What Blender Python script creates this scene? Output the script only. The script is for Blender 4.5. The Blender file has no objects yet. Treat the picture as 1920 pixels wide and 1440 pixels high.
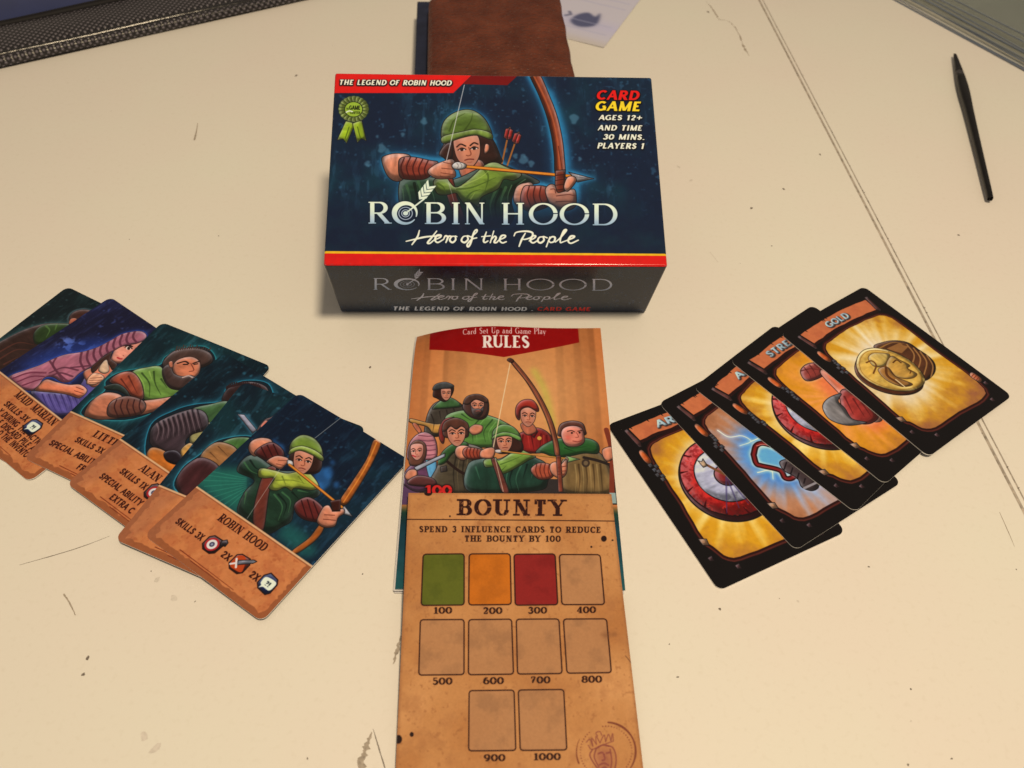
import bpy, bmesh, math, random
import numpy as np
from mathutils import Matrix, Vector

# ================================================================ camera, world, lamp, exposure
SC = bpy.context.scene
COL = SC.collection
MM = .001
cam_d = bpy.data.cameras.new('camera'); cam = bpy.data.objects.new('camera', cam_d); COL.objects.link(cam); SC.camera = cam
cam_d.sensor_width = 36; cam_d.sensor_fit = 'HORIZONTAL'; cam_d.lens = 29.528
cam_d.clip_start = .01; cam_d.clip_end = 20
_R, _U, _F = (.99863972, .04013522, .03328478), (-.05214128, .76869285, .63748929), (0, .63835763, -.76973991)
cam.matrix_world = Matrix(((_R[0], _U[0], -_F[0], 0), (_R[1], _U[1], -_F[1], 0), (_R[2], _U[2], -_F[2], .30310443), (0, 0, 0, 1)))
cam_d.dof.use_dof = True; cam_d.dof.focus_distance = .37; cam_d.dof.aperture_fstop = 15

wd = bpy.data.worlds.new('World'); SC.world = wd; wd.use_nodes = True
bg = wd.node_tree.nodes['Background']; bg.inputs['Color'].default_value = (1, .83, .62, 1); bg.inputs['Strength'].default_value = .25

def lamp(name, loc, target, size, power, col):
    l = bpy.data.lights.new(name, 'AREA'); l.shape = 'DISK'; l.size = size; l.energy = power; l.color = col
    o = bpy.data.objects.new(name, l); COL.objects.link(o); o.location = loc
    o.rotation_euler = (Vector(target)-Vector(loc)).to_track_quat('-Z', 'Y').to_euler(); return o
lamp('ceiling_lamp', (.2, -.06, 1.15), (0, .25, 0), .14, 11.4, (1, .79, .51))

SC.cycles.transparent_max_bounces = 48
vs = SC.view_settings; vs.view_transform = 'Standard'; vs.look = 'None'; vs.gamma = 1; vs.exposure = 0; vs.use_curve_mapping = False

# ---------------------------------------------------------------- flat print: a small 2-D painter (numpy only)
def crom(pts, closed=False, n=6):
    P = np.asarray(pts, float)
    if len(P) < 3: return P
    if closed: Q = np.vstack([P[-1], P, P[0], P[1]])
    else: Q = np.vstack([2*P[0]-P[1], P, 2*P[-1]-P[-2]])
    t = np.linspace(0, 1, n, endpoint=False)[:, None]
    out = []
    for i in range(1, len(Q)-2):
        a, b, c, d = Q[i-1], Q[i], Q[i+1], Q[i+2]
        out.append(.5*((2*b)+(-a+c)*t+(2*a-5*b+4*c-d)*t*t+(-a+3*b-3*c+d)*t**3))
    if not closed: out.append(P[-1:])
    return np.vstack(out)

def blur(m, r):
    r = int(round(r))
    if r < 1: return m
    for _ in range(2):
        for ax in (0, 1):
            pad = [(0, 0)]*m.ndim; pad[ax] = (r+1, r)
            c = np.cumsum(np.pad(m, pad, mode='edge'), axis=ax)
            k = 2*r+1
            m = (np.take(c, range(k, c.shape[ax]), ax)-np.take(c, range(0, c.shape[ax]-k), ax))/k
    return m

def fbm(h, w, cell, seed, octv=4, gain=.55):
    rs = np.random.RandomState(seed); out = np.zeros((h, w)); amp = 1.; tot = 0
    for o in range(octv):
        c = max(cell/2**o, 1.01); gh, gw = int(h/c)+3, int(w/c)+3
        g = rs.rand(gh, gw)
        y = np.arange(h)/c; x = np.arange(w)/c
        iy, ix = y.astype(int), x.astype(int)
        fy, fx = y-iy, x-ix
        fy = (fy*fy*(3-2*fy))[:, None]; fx = (fx*fx*(3-2*fx))[None]
        a = g[iy][:, ix]*(1-fx)+g[iy][:, ix+1]*fx
        b = g[iy+1][:, ix]*(1-fx)+g[iy+1][:, ix+1]*fx
        out += amp*(a*(1-fy)+b*fy); tot += amp; amp *= gain
    return out/tot

BR = [fbm(1300, 4800, 42, 91, 4)[:, ::3], fbm(3900, 1600, 42, 92, 4)[::3]]      # brush streaks, upright and flat
class Canvas:
    """print of w x h mm at s texels per mm; drawn in traced sketch units mapped to mm by M (3x3)"""
    def __init__(s_, w, h, s, col):
        s_.w, s_.h, s_.s = w, h, s
        s_.W, s_.H = int(round(w*s)), int(round(h*s))
        s_.px = np.ones((s_.H, s_.W, 3))*np.array(col, float)/255
        s_.M = np.eye(3)
    def frame(s_, Hm, x0=0, y0=0, k=1.):
        s_.M = np.array(Hm, float).reshape(3, 3) @ np.array([[1/k, 0, x0], [0, 1/k, y0], [0, 0, 1.]])
    def mm(s_): s_.M = np.eye(3)
    def tp(s_, pts):
        P = np.asarray(pts, float).reshape(-1, 2)
        q = np.c_[P, np.ones(len(P))] @ s_.M.T
        return q[:, :2]/q[:, 2:]*s_.s
    def sc(s_, pt):
        q = s_.tp([pt, (pt[0]+1, pt[1]), (pt[0], pt[1]+1)])
        return math.sqrt(abs(np.cross(q[1]-q[0], q[2]-q[0])))
    def zero(s_): return np.zeros((s_.H, s_.W))
    def poly(s_, pts, smooth=False, out=None):
        """coverage mask of a polygon (even-odd, antialiased)"""
        if smooth: pts = crom(pts, True)
        P = s_.tp(pts); SS = 4
        m = s_.zero() if out is None else out
        y0 = max(int(math.floor(P[:, 1].min())), 0); y1 = min(int(math.ceil(P[:, 1].max()))+1, s_.H)
        if y1 <= y0: return m
        n = (y1-y0)*SS; ys = y0+(np.arange(n)+.5)/SS
        A, B = P, np.roll(P, -1, 0)
        lo = np.minimum(A[:, 1], B[:, 1])[:, None]; hi = np.maximum(A[:, 1], B[:, 1])[:, None]
        hit = (ys[None] >= lo) & (ys[None] < hi)
        e, r = np.nonzero(hit)
        if len(e) == 0: return m
        x = A[e, 0]+(ys[r]-A[e, 1])*(B[e, 0]-A[e, 0])/(B[e, 1]-A[e, 1])
        o = np.lexsort((x, r)); r, x = r[o], np.clip(x[o], 0, s_.W-.001)
        first = np.r_[0, np.nonzero(np.diff(r))[0]+1]
        idx = np.arange(len(r)); start = np.zeros(len(r), int); start[first] = first
        start = np.maximum.accumulate(start); sg = 1-2*((idx-start) % 2)
        buf = np.zeros((n, s_.W+2)); ix = x.astype(int); fr = x-ix
        np.add.at(buf, (r, ix), sg*(1-fr)); np.add.at(buf, (r, ix+1), sg*fr)
        cov = np.cumsum(buf, 1)[:, :s_.W].reshape(y1-y0, SS, s_.W).mean(1)
        m[y0:y1] = np.maximum(m[y0:y1], cov)
        return m
    def line(s_, pts, w, smooth=False, out=None, w1=None):
        """coverage mask of a stroke of width w (tapering to w1), sketch units"""
        if smooth: pts = crom(pts)
        P = s_.tp(pts); k = s_.sc(np.asarray(pts, float).reshape(-1, 2).mean(0))
        L = np.r_[0, np.cumsum(np.hypot(*np.diff(P, axis=0).T))]; L = L/max(L[-1], 1e-6)
        if isinstance(w, (list, tuple)): R = np.interp(L, np.linspace(0, 1, len(w)), w)*k/2
        else: R = (w+((w if w1 is None else w1)-w)*L)*k/2
        m = s_.zero() if out is None else out
        for i in range(len(P)-1):
            a, b, ra, rb = P[i], P[i+1], R[i], R[i+1]; pad = max(ra, rb)+1.5
            x0, x1 = int(max(min(a[0], b[0])-pad, 0)), int(min(max(a[0], b[0])+pad+1, s_.W))
            y0, y1 = int(max(min(a[1], b[1])-pad, 0)), int(min(max(a[1], b[1])+pad+1, s_.H))
            if x1 <= x0 or y1 <= y0: continue
            X = np.arange(x0, x1)[None]+.5-a[0]; Y = np.arange(y0, y1)[:, None]+.5-a[1]
            d = b-a; l2 = max(d@d, 1e-9); t = np.clip((X*d[0]+Y*d[1])/l2, 0, 1)
            dist = np.hypot(X-t*d[0], Y-t*d[1]); rr = ra+(rb-ra)*t
            c = np.clip(rr-dist+.5, 0, 1)*np.clip(rr*2, 0, 1)
            m[y0:y1, x0:x1] = np.maximum(m[y0:y1, x0:x1], c)
        return m
    def bb(s_, m, pad=0):
        r = np.nonzero(m.max(1) > .002)[0]
        if len(r) == 0: return None
        c = np.nonzero(m[r[0]:r[-1]+1].max(0) > .002)[0]
        return slice(max(r[0]-pad, 0), r[-1]+1+pad), slice(max(c[0]-pad, 0), c[-1]+1+pad)
    def put(s_, m, col, a=1.):
        q = s_.bb(m)
        if q is None: return
        c = np.asarray(col, float)/255 if not (isinstance(col, np.ndarray) and col.ndim == 3) else col[q]
        k = (m[q]*a)[..., None]; s_.px[q] += (c-s_.px[q])*k
    def fill(s_, pts, col, smooth=False, a=1.): m = s_.poly(pts, smooth); s_.put(m, col, a); return m
    def draw(s_, pts, w, col, smooth=True, a=1., w1=None): m = s_.line(pts, w, smooth, None, w1); s_.put(m, col, a); return m
    def round_(s_, m, r, dark=.5, light=.25, d=(-.6, -.8)):
        """drawn shading inside a shape: darker away from the light side d"""
        q = s_.bb(m, int(2*r)+2)
        if q is None: return
        m = m[q]; b = blur(m, r); k = int(round(r*.8))
        sh = np.roll(np.roll(b, int(d[1]*k), 0), int(d[0]*k), 1); hl = np.roll(np.roll(b, -int(d[1]*k), 0), -int(d[0]*k), 1)
        P = s_.px[q]; P *= 1-(m*(1-sh)*dark*.8)[..., None]; P += (1-P)*(m*(1-hl)*light)[..., None]
        if dark > .3:
            c2 = np.clip((.72-sh)*7, 0, 1); P *= 1-(m*c2*.3)[..., None]; c3 = np.clip((.6-hl)*7, 0, 1); P += (1-P)*(m*c3*.12)[..., None]
            if BR:
                h, w = m.shape; i = s_.nb = getattr(s_, 'nb', 0)+1; t = BR[i % 2]; y, x = (i*97) % 300, (i*61) % 300
                g = t[y:y+h, x:x+w]
                if g.shape == m.shape: P *= 1+(m*(g-.5)*.5)[..., None]
    def shape(s_, pts, col, lw=3., smooth=True, r=None, dark=.75, light=.3, d=(-.5, -.8), ink=(22, 16, 16)):
        m = s_.poly(pts, smooth); s_.put(m, col)
        s_.round_(m, (r or 14)*s_.sc(np.mean(np.asarray(pts, float), 0)), dark, light, d)
        if lw:
            q = crom(pts, True) if smooth else np.asarray(pts, float)
            s_.put(s_.line(np.vstack([q, q[:1]]), lw), ink, .9)
        return m
    def grain(s_, amt, cell, seed, tint=(1, 1, 1)):
        n = fbm(s_.H, s_.W, cell*s_.s, seed)-.5; s_.px = np.clip(s_.px*(1+amt*n[..., None]*np.array(tint)), 0, 1)

# ---- lettering: one skeleton alphabet, drawn as sans, serif or slab
G = {}
def _g(c, w, *st): G[c] = (w, st)
_g('A', .78, ('d', .05, 0, .39, 1, 't', '0'), ('d', .39, 1, .73, 0, 'T', '1'), ('h', .32, .2, .6, ''))
_g('B', .68, ('v', .15, 0, 1), ('h', 1, .15, .38, ''), ('a', .38, .76, .2, .24, 90, -90), ('h', .52, .15, .4, ''), ('a', .38, .26, .24, .26, 90, -90), ('h', 0, .15, .4, ''))
_g('C', .72, ('a', .4, .5, .34, .5, 45, 315), ('s', .64, .66, 1))
_g('D', .78, ('v', .15, 0, 1), ('h', 1, .15, .38, ''), ('a', .37, .5, .34, .5, 90, -90), ('h', 0, .15, .38, ''))
_g('E', .64, ('v', .15, 0, 1), ('h', 1, .15, .56, 'd'), ('h', .51, .15, .45, ''), ('h', 0, .15, .59, 'u'))
_g('F', .6, ('v', .15, 0, 1), ('h', 1, .15, .56, 'd'), ('h', .5, .15, .45, ''))
_g('G', .78, ('a', .4, .5, .34, .5, 45, 330), ('v', .68, .06, .44, 'n'), ('h', .44, .48, .72, ''))
_g('H', .82, ('v', .16, 0, 1), ('v', .66, 0, 1), ('h', .5, .16, .66, ''))
_g('I', .34, ('v', .17, 0, 1))
_g('K', .76, ('v', .15, 0, 1), ('d', .16, .4, .6, 1, 't', 'x'), ('d', .3, .56, .66, 0, 'T', '1'))
_g('L', .6, ('v', .15, 0, 1), ('h', 0, .15, .57, 'u'))
_g('M', .98, ('v', .14, 0, 1, 't'), ('v', .84, 0, 1), ('d', .14, 1, .49, .04, 'T', ''), ('d', .49, .04, .84, 1, 't', ''))
_g('N', .84, ('v', .15, 0, 1, 't'), ('v', .69, 0, 1, 't'), ('d', .15, 1, .69, 0, 'T', ''))
_g('O', .82, ('a', .41, .5, .35, .5, 0, 360))
_g('P', .64, ('v', .15, 0, 1), ('h', 1, .15, .38, ''), ('a', .37, .73, .22, .27, 90, -90), ('h', .46, .15, .38, ''))
_g('R', .74, ('v', .15, 0, 1), ('h', 1, .15, .38, ''), ('a', .37, .74, .21, .26, 90, -90), ('h', .48, .15, .4, ''), ('d', .36, .48, .66, 0, 'T', '1'))
_g('S', .6, ('p', (.5, .78), (.42, .95), (.28, .99), (.13, .9), (.11, .72), (.24, .57), (.38, .46), (.49, .32), (.46, .12), (.3, .01), (.16, .05), (.08, .22)))
_g('T', .7, ('v', .35, 0, 1, 'T', '0'), ('h', 1, .05, .65, 'dD'))
_g('U', .8, ('v', .15, .3, 1, 'T', '1'), ('a', .4, .32, .25, .32, 180, 360), ('v', .65, .3, 1, 't', '1'))
_g('V', .76, ('d', .05, 1, .38, 0, 'T', '0'), ('d', .38, 0, .71, 1, 't', 'x'))
_g('W', 1.1, ('d', .05, 1, .3, 0, 'T', '0'), ('d', .3, 0, .55, 1, 't', ''), ('d', .55, 1, .8, 0, 'T', ''), ('d', .8, 0, 1.05, 1, 't', 'x'))
_g('X', .74, ('d', .09, 1, .65, 0, 'T', '01'), ('d', .63, 1, .1, 0, 't', '01'))
_g('Y', .74, ('d', .06, 1, .37, .46, 'T', '0'), ('d', .68, 1, .37, .46, 't', '0'), ('v', .37, 0, .48, 'T', '0'))
_g('0', .68, ('a', .34, .5, .27, .5, 0, 360))
_g('1', .46, ('v', .25, 0, 1, 'T', '0'), ('d', .07, .78, .25, .97, 't', ''))
_g('2', .62, ('p', (.1, .74), (.15, .93), (.3, .99), (.47, .9), (.5, .7), (.36, .42), (.1, .04)), ('h', 0, .08, .54, 'u'))
_g('3', .62, ('p', (.1, .82), (.2, .97), (.34, .99), (.47, .88), (.46, .66), (.28, .53)), ('p', (.28, .53), (.47, .46), (.53, .27), (.44, .06), (.28, .01), (.13, .06), (.07, .2)))
_g('4', .66, ('v', .46, 0, 1, 'T', '0'), ('d', .06, .28, .46, 1, 't', ''), ('h', .28, .06, .62, ''))
_g('5', .62, ('h', 1, .15, .52, ''), ('v', .15, .52, 1, 't', ''), ('p', (.13, .53), (.28, .63), (.43, .58), (.53, .38), (.48, .12), (.31, .01), (.15, .04), (.07, .17)))
_g('6', .64, ('a', .33, .31, .24, .31, 0, 360), ('p', (.5, .92), (.34, .96), (.2, .82), (.1, .58), (.09, .32)))
_g('7', .6, ('h', 1, .07, .54, 'D'), ('p', (.54, .98), (.38, .6), (.27, .28), (.25, 0)))
_g('8', .64, ('a', .32, .27, .25, .27, 0, 360), ('a', .32, .76, .2, .24, 0, 360))
_g('9', .64, ('a', .31, .69, .24, .31, 0, 360), ('p', (.14, .08), (.3, .04), (.44, .18), (.54, .42), (.55, .68)))
_g('+', .8, ('h', .5, .03, .77, ''), ('v', .4, .12, .88, 't', ''))
_g('.', .3, ('v', .15, 0, .14, 'T', ''))
_g('!', .3, ('v', .15, 0, .14, 'T', ''), ('v', .15, .3, 1, 'T', ''))
_g('?', .5, ('p', (.08, .8), (.2, .98), (.38, .9), (.4, .7), (.26, .5), (.24, .3)), ('v', .24, 0, .12, 'T', ''))
_g(' ', .42)
_g('a', .54, ('p', (.1, .44), (.22, .54), (.37, .48), (.38, .32)), ('v', .38, .02, .36, 'T', ''), ('a', .24, .15, .15, .15, 0, 360))
_g('d', .58, ('v', .42, 0, 1, 'T', ''), ('a', .26, .27, .18, .27, 0, 360))
_g('e', .52, ('a', .26, .27, .2, .27, 0, 320), ('h', .29, .07, .46, ''))
_g('l', .28, ('v', .14, 0, 1, 'T', '0'))
_g('m', .84, ('v', .13, 0, .54, 'T', '0'), ('v', .42, 0, .44, 'T', '0'), ('v', .71, 0, .44, 'T', '0'), ('a', .275, .4, .145, .14, 0, 180), ('a', .565, .4, .145, .14, 0, 180))
_g('n', .58, ('v', .14, 0, .54, 'T', '0'), ('v', .44, 0, .42, 'T', '0'), ('a', .29, .38, .15, .16, 0, 180))
_g('p', .58, ('v', .14, -.28, .54, 'T', '0'), ('a', .32, .27, .19, .27, 0, 360))
_g('r', .42, ('v', .14, 0, .54, 'T', '0'), ('a', .3, .36, .14, .18, 40, 170))
_g('t', .38, ('v', .17, .06, .76, 'T', ''), ('h', .52, .04, .33, ''), ('a', .27, .12, .1, .12, 180, 300))
_g('y', .54, ('d', .07, .54, .27, 0, 'T', '0'), ('d', .47, .54, .18, -.28, 't', '0'))
SANS = dict(T=.2, t=.18, sl=0, st=0, slant=0)
HEAVY = dict(T=.25, t=.19, sl=0, st=0, slant=.22, tr=.12)
FAT = dict(T=.25, t=.2, sl=0, st=0, slant=0)
SERIF = dict(T=.155, t=.055, sl=.13, st=.045, slant=0, tr=.14)
TIMESB = dict(T=.23, t=.09, sl=.13, st=.07, slant=0, tr=.16)
SLAB = dict(T=.23, t=.1, sl=.13, st=.11, slant=0, tr=.22)
TYPEW = dict(T=.2, t=.11, sl=.13, st=.09, slant=0, tr=.2)
def glyph_polys(ch, S):
    w, st = G[ch]; out = []; hb = S['t']/2
    Y = lambda y: hb+y*(1-2*hb)
    def bar(x0, y0, x1, y1): out.append([(x0, y0), (x1, y0), (x1, y1), (x0, y1)])
    def foot(x, y, ww):
        if S['sl']:
            a = S['sl']+ww/2; b0 = S['st']
            if y < .5: bar(x-a, y, x+a, y+b0)
            else: bar(x-a, y-b0, x+a, y)
    def ribbon(P, Wd):
        P = np.asarray(P, float); T = np.gradient(P, axis=0); T /= np.maximum(np.hypot(*T.T), 1e-9)[:, None]
        N = np.c_[-T[:, 1], T[:, 0]]; Wd = Wd(T) if callable(Wd) else Wd
        out.append(np.vstack([P+N*Wd[:, None]/2, (P-N*Wd[:, None]/2)[::-1]]))
    for s in st:
        if s[0] == 'v':
            x, y0, y1 = s[1:4]; cl = 'T'; sf = '01'
            if len(s) == 5: cl, sf = ('T', '') if s[4] == 'n' else (s[4], '01')
            if len(s) == 6: cl, sf = s[4], s[5]
            ww = S[cl]; bar(x-ww/2, y0, x+ww/2, y1)
            if '0' in sf: foot(x, y0, ww)
            if '1' in sf: foot(x, y1, ww)
        elif s[0] == 'h':
            y, x0, x1, vs = s[1:5]; y = Y(y); bar(x0, y-S['t']/2, x1, y+S['t']/2)
            if S['sl']:
                k = S['st']*1.3; d = S['sl']*1.5+S['t']/2
                if 'd' in vs: bar(x1-k, y-d, x1, y+S['t']/2)
                if 'u' in vs: bar(x1-k, y-S['t']/2, x1, y+d)
                if 'D' in vs: bar(x0, y-d, x0+k, y+S['t']/2)
        elif s[0] == 's':
            if S['sl']: bar(s[1]-S['st']/2, s[2], s[1]+S['st']*.8, s[2]+.3)
        elif s[0] == 'd':
            x0, y0, x1, y1, cl, sf = s[1:7]; ww = S[cl]; hx = ww/2*math.hypot(x1-x0, y1-y0)/max(abs(y1-y0), .1)
            out.append([(x0-hx, y0), (x0+hx, y0), (x1+hx, y1), (x1-hx, y1)])
            if '0' in sf: foot(x0, y0, ww)
            if '1' in sf or 'x' in sf: foot(x1, y1, ww)
        elif s[0] == 'a':
            cx, cy, rx, ry, a0, a1 = s[1:7]; th = np.radians(np.linspace(a0, a1+(5 if a1-a0 == 360 else 0), 40))
            P = np.c_[cx+(rx)*np.cos(th), Y(cy)+ry*(1-2*hb)*np.sin(th)]
            ribbon(P, lambda T: S['t']+(S['T']-S['t'])*np.abs(T[:, 1])**1.3)
        elif s[0] == 'p':
            P = crom([(a, Y(b)) for a, b in s[1:]]); u = np.linspace(0, 1, len(P))
            ribbon(P, S['t']+(S['T']-S['t'])*np.sin(np.pi*u)**1.2)
    return w, out
def text(cv, s, p0, p1, h, S, up=None, xs=None):
    """coverage mask of a word on the baseline p0-p1, cap height h (sketch units, y down)"""
    p0, p1 = np.array(p0, float), np.array(p1, float); d = p1-p0; L = np.hypot(*d); d = d/L
    u = np.array([d[1], -d[0]]) if up is None else np.array(up, float)/np.hypot(*up)
    tr = S.get('tr', .06); tot = sum(G[c][0]+tr for c in s)-tr; kx = L/tot; m = cv.zero(); x = 0
    for c in s:
        w, ps = glyph_polys(c, S)
        for q in ps:
            q = np.asarray(q, float)
            xx = (x+q[:, 0])*kx+S['slant']*q[:, 1]*h
            cv.poly(p0+xx[:, None]*d+q[:, 1:]*h*u, out=m)
        x += w+tr
    return m
def halo(m, r, gain=3.): return np.clip(blur(m, r)*gain, 0, 1)

# ---------------------------------------------------------------- tracing frames: sketch units -> mm on each printed face
HM = {
'R1': (0.35412, -0.23848, -212.755, 0.157793, 0.420233, -514.506, -4.23926e-05, 0.000811927, 1),
'R2': (0.333647, -0.30923, -178.241, 0.198536, 0.38668, -537.585, -4.23926e-05, 0.000811927, 1),
'R3': (0.296328, -0.384478, -105.316, 0.251211, 0.325651, -563.54, -4.23926e-05, 0.000811927, 1),
'R4': (0.309914, -0.387686, -161.237, 0.234833, 0.345796, -555.558, -4.23926e-05, 0.000811927, 1),
'R5': (0.325221, -0.391755, -229.653, 0.214419, 0.368133, -544.849, -4.23926e-05, 0.000811927, 1),
'L6': (0.310495, 0.336453, -422.383, -0.217708, 0.365365, -147.869, -4.23926e-05, 0.000811927, 1),
'L5': (0.34563, 0.282378, -360.697, -0.154579, 0.419639, -230.482, -4.23926e-05, 0.000811927, 1),
'L4': (0.309655, 0.373671, -378.074, -0.217857, 0.365419, -150.367, -4.23926e-05, 0.000811927, 1),
'L3': (0.337818, 0.346257, -312.448, -0.168905, 0.420615, -203.133, -4.23926e-05, 0.000811927, 1),
'L2': (0.297999, 0.448817, -312.14, -0.230829, 0.343281, -143.619, -4.23926e-05, 0.000811927, 1),
'L1': (0.323644, 0.422921, -268.494, -0.192282, 0.392263, -186.669, -4.23926e-05, 0.000811927, 1),
'box_top': (0.256873, 0.0155482, -163.46, -0.00436899, 0.312442, -39.9711, -3.24409e-05, 0.00024587, 1),
'box_front': (0.139771, -0.0525232, -58.6002, -0.00113593, 0.311007, -154.055, -1.4256e-05, -0.000788505, 1),
'rules': (0.356945, 0.028518, -295.941, -0.00749919, 0.473256, -282.582, -3.943e-05, 0.000705052, 1),
'bounty': (0.323386, 0.0149884, -261.393, -0.00672607, 0.370153, -335.999, -0.000108479, 0.000639922, 1),
}
SKIN, SKIN2, HAIR = (206, 132, 98), (178, 104, 76), (52, 30, 24)

def face(cv, c, s, look=1, skin=SKIN, brow=(40, 22, 18), tilt=0., beard=None):
    """a plain anonymous face of height s centred on c; tilt in radians"""
    ct, st_ = math.cos(tilt), math.sin(tilt)
    def T(*pts): return [(c[0]+s*(ct*x*look-st_*y), c[1]+s*(st_*x*look+ct*y)) for x, y in pts]
    m = cv.shape(T((-.36, -.4), (0, -.5), (.34, -.42), (.4, -.1), (.34, .22), (.14, .48), (-.06, .5), (-.28, .3), (-.38, 0)), skin, s*.025, r=s*.2, dark=.28, light=.3)
    lw = s*.035
    cv.draw(T((-.3, -.13), (-.18, -.2), (-.04, -.13)), lw*1.3, brow); cv.draw(T((.1, -.13), (.22, -.2), (.33, -.15)), lw*1.3, brow)
    for ex in (-.16, .21):
        cv.fill(T((ex-.1, -.03), (ex-.02, -.075), (ex+.1, -.03), (ex, .01)), (222, 206, 190), True); cv.fill(T((ex-.045, -.06), (ex+.045, -.06), (ex+.035, .005), (ex-.035, .005)), (34, 22, 20), True)
        cv.draw(T((ex-.12, -.03), (ex, -.085), (ex+.12, -.03)), lw*.9, (30, 18, 16))
    cv.draw(T((.05, -.08), (.1, .12), (.02, .17), (-.04, .15)), lw, (120, 64, 46), a=.8)
    cv.put(blur(cv.poly(T((-.36, -.36), (-.14, -.3), (-.2, .1), (-.12, .44), (-.34, .3))), s*.06*cv.sc(c)), (130, 68, 50), .36)
    if beard:
        cv.shape(T((-.4, -.05), (-.26, .12), (-.1, .16), (.02, .14), (.2, .17), (.36, .02), (.34, .34), (.16, .62), (-.1, .62), (-.32, .4)), beard, s*.02, r=s*.15)
        cv.draw(T((-.08, .3), (.05, .27), (.18, .3)), lw*1.3, (150, 80, 66))
    else:
        cv.draw(T((-.1, .29), (.02, .27), (.16, .29)), lw*1.1, (110, 48, 40)); cv.draw(T((-.03, .36), (.04, .37), (.1, .36)), lw*.7, (140, 78, 60), a=.7)
    return T

def folds(cv, m, lines, col, w, a=.7, w1=None):
    for l in lines:
        cv.put(cv.line(l, w, True, None, w*.2 if w1 is None else w1)*m, col, a)

def title(cv, xs, y0, y1, h, silver, rise):
    """the big serif title with the ring and arrow in its second letter"""
    m = cv.zero()
    for c, (a, b) in zip('ROBINHOOD', xs):
        if (c, a) == ('O', xs[1][0]): continue
        t = (a-xs[0][0])/(xs[-1][1]-xs[0][0]); yb = y0+(y1-y0)*t
        w = G[c][0]; S = dict(SERIF, T=.2*h/(b-a)*w if c != 'I' else .2*h/(b-a)*w, t=.065, st=.05, sl=.075*h/(b-a)*w)
        m = np.maximum(m, text(cv, c, (a, yb), (b, yb), h, S))
    a, b = xs[1]; cx, cy, rx, ry = (a+b)/2, y0-h*.47, (b-a)*.47, h*.54
    th = np.radians(np.linspace(-18, 322, 60)); P = np.c_[cx+rx*.86*np.cos(th), cy-ry*.86*np.sin(th)]
    m = np.maximum(m, cv.line(P, [h*.05, h*.13, h*.2, h*.24, h*.2, h*.13, h*.05]))
    cv.put(halo(m, 3), (6, 14, 24), .5)
    cv.put(cv.poly([(cx+rx*.72*math.cos(t), cy-ry*.72*math.sin(t)) for t in np.linspace(0, 6.28, 40)]), (16, 30, 48), .85)
    m2 = m.copy()
    for r in (.52, .3):
        th = np.linspace(0, 6.3, 40); cv.put(cv.line(np.c_[cx+rx*r*np.cos(th), cy-ry*r*np.sin(th)], h*.035), silver[0], .8)
    m2 = np.maximum(m2, cv.line([(cx, cy), (cx+h*.85, cy-rise*.5)], h*.07))
    m2 = np.maximum(m2, cv.poly([(cx+h*.12*math.cos(t), cy-h*.1*math.sin(t)) for t in np.linspace(0, 6.28, 20)]))
    ax, ay = cx+h*.62, cy-rise*.48; bx, by = cx+h*1.15, cy-rise; dx, dy = bx-ax, by-ay; n = np.array([-dy, dx])*.28
    for k in range(4):
        q = np.array([ax+dx*k/4.4, ay+dy*k/4.4]); d = np.array([dx, dy])*.3
        for sg in (1, -1): m2 = np.maximum(m2, cv.poly([q, q+n*sg*.95+d*.9, q+n*sg*.95+d*1.5, q+d*.62]))
    ys = np.linspace(0, 1, cv.H)[:, None, None]
    t0 = cv.tp([(xs[0][0], y0)])[0, 1]/cv.H; t1 = cv.tp([(xs[0][0], y0-h)])[0, 1]/cv.H
    g = np.clip((ys-t1)/(t0-t1), 0, 1); g = g*g
    cv.put(m2, (np.array(silver[0])*(1-g)+np.array(silver[1])*g)/255*np.ones((cv.H, cv.W, 1)))

def script(cv, f, w, col):
    """'Hero of the People' as brush strokes; f maps the traced sketch to the face"""
    L = [[(498, 968), (540, 958), (600, 945), (668, 940)], [(566, 912), (556, 945), (528, 985)], [(655, 915), (628, 950), (608, 975), (620, 978), (640, 962)],
         [(640, 962), (672, 948), (676, 936), (656, 938), (646, 960), (660, 974), (690, 958)], [(690, 958), (700, 940), (712, 948), (702, 974)], [(706, 958), (718, 942), (730, 942)],
         [(752, 942), (732, 944), (722, 962), (736, 974), (752, 960), (750, 942), (758, 944)],
         [(814, 940), (792, 944), (782, 964), (798, 974), (816, 958), (812, 940), (832, 946)], [(832, 946), (860, 920), (860, 908), (846, 922), (828, 980), (816, 996), (812, 984), (834, 958), (860, 950)],
         [(910, 920), (896, 962), (902, 974), (918, 966)], [(886, 944), (930, 940)], [(948, 915), (930, 975)], [(936, 958), (952, 942), (960, 950), (950, 972), (962, 974), (974, 962)],
         [(974, 962), (1004, 948), (1006, 938), (988, 940), (978, 962), (992, 976), (1012, 970)],
         [(1110, 926), (1092, 958), (1078, 994)], [(1052, 940), (1064, 922), (1112, 916), (1146, 924), (1142, 946), (1108, 958), (1092, 954)],
         [(1130, 966), (1158, 950), (1162, 940), (1146, 942), (1136, 964), (1150, 976), (1176, 962)], [(1204, 944), (1182, 948), (1174, 966), (1188, 976), (1206, 962), (1202, 944), (1222, 950)],
         [(1236, 946), (1218, 996)], [(1228, 966), (1244, 946), (1262, 948), (1258, 968), (1240, 974), (1232, 966)], [(1264, 972), (1290, 950), (1320, 912), (1308, 914), (1292, 950), (1290, 974), (1306, 970)],
         [(1306, 970), (1352, 952), (1362, 942), (1344, 942), (1330, 964), (1344, 978), (1382, 962)]]
    m = cv.zero()
    for l in L: cv.line([f(*q) for q in l], [w*.7, w*1.2, w*.8], True, m)
    cv.put(halo(m, 2), (6, 14, 24), .5); cv.put(m, col)

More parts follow.
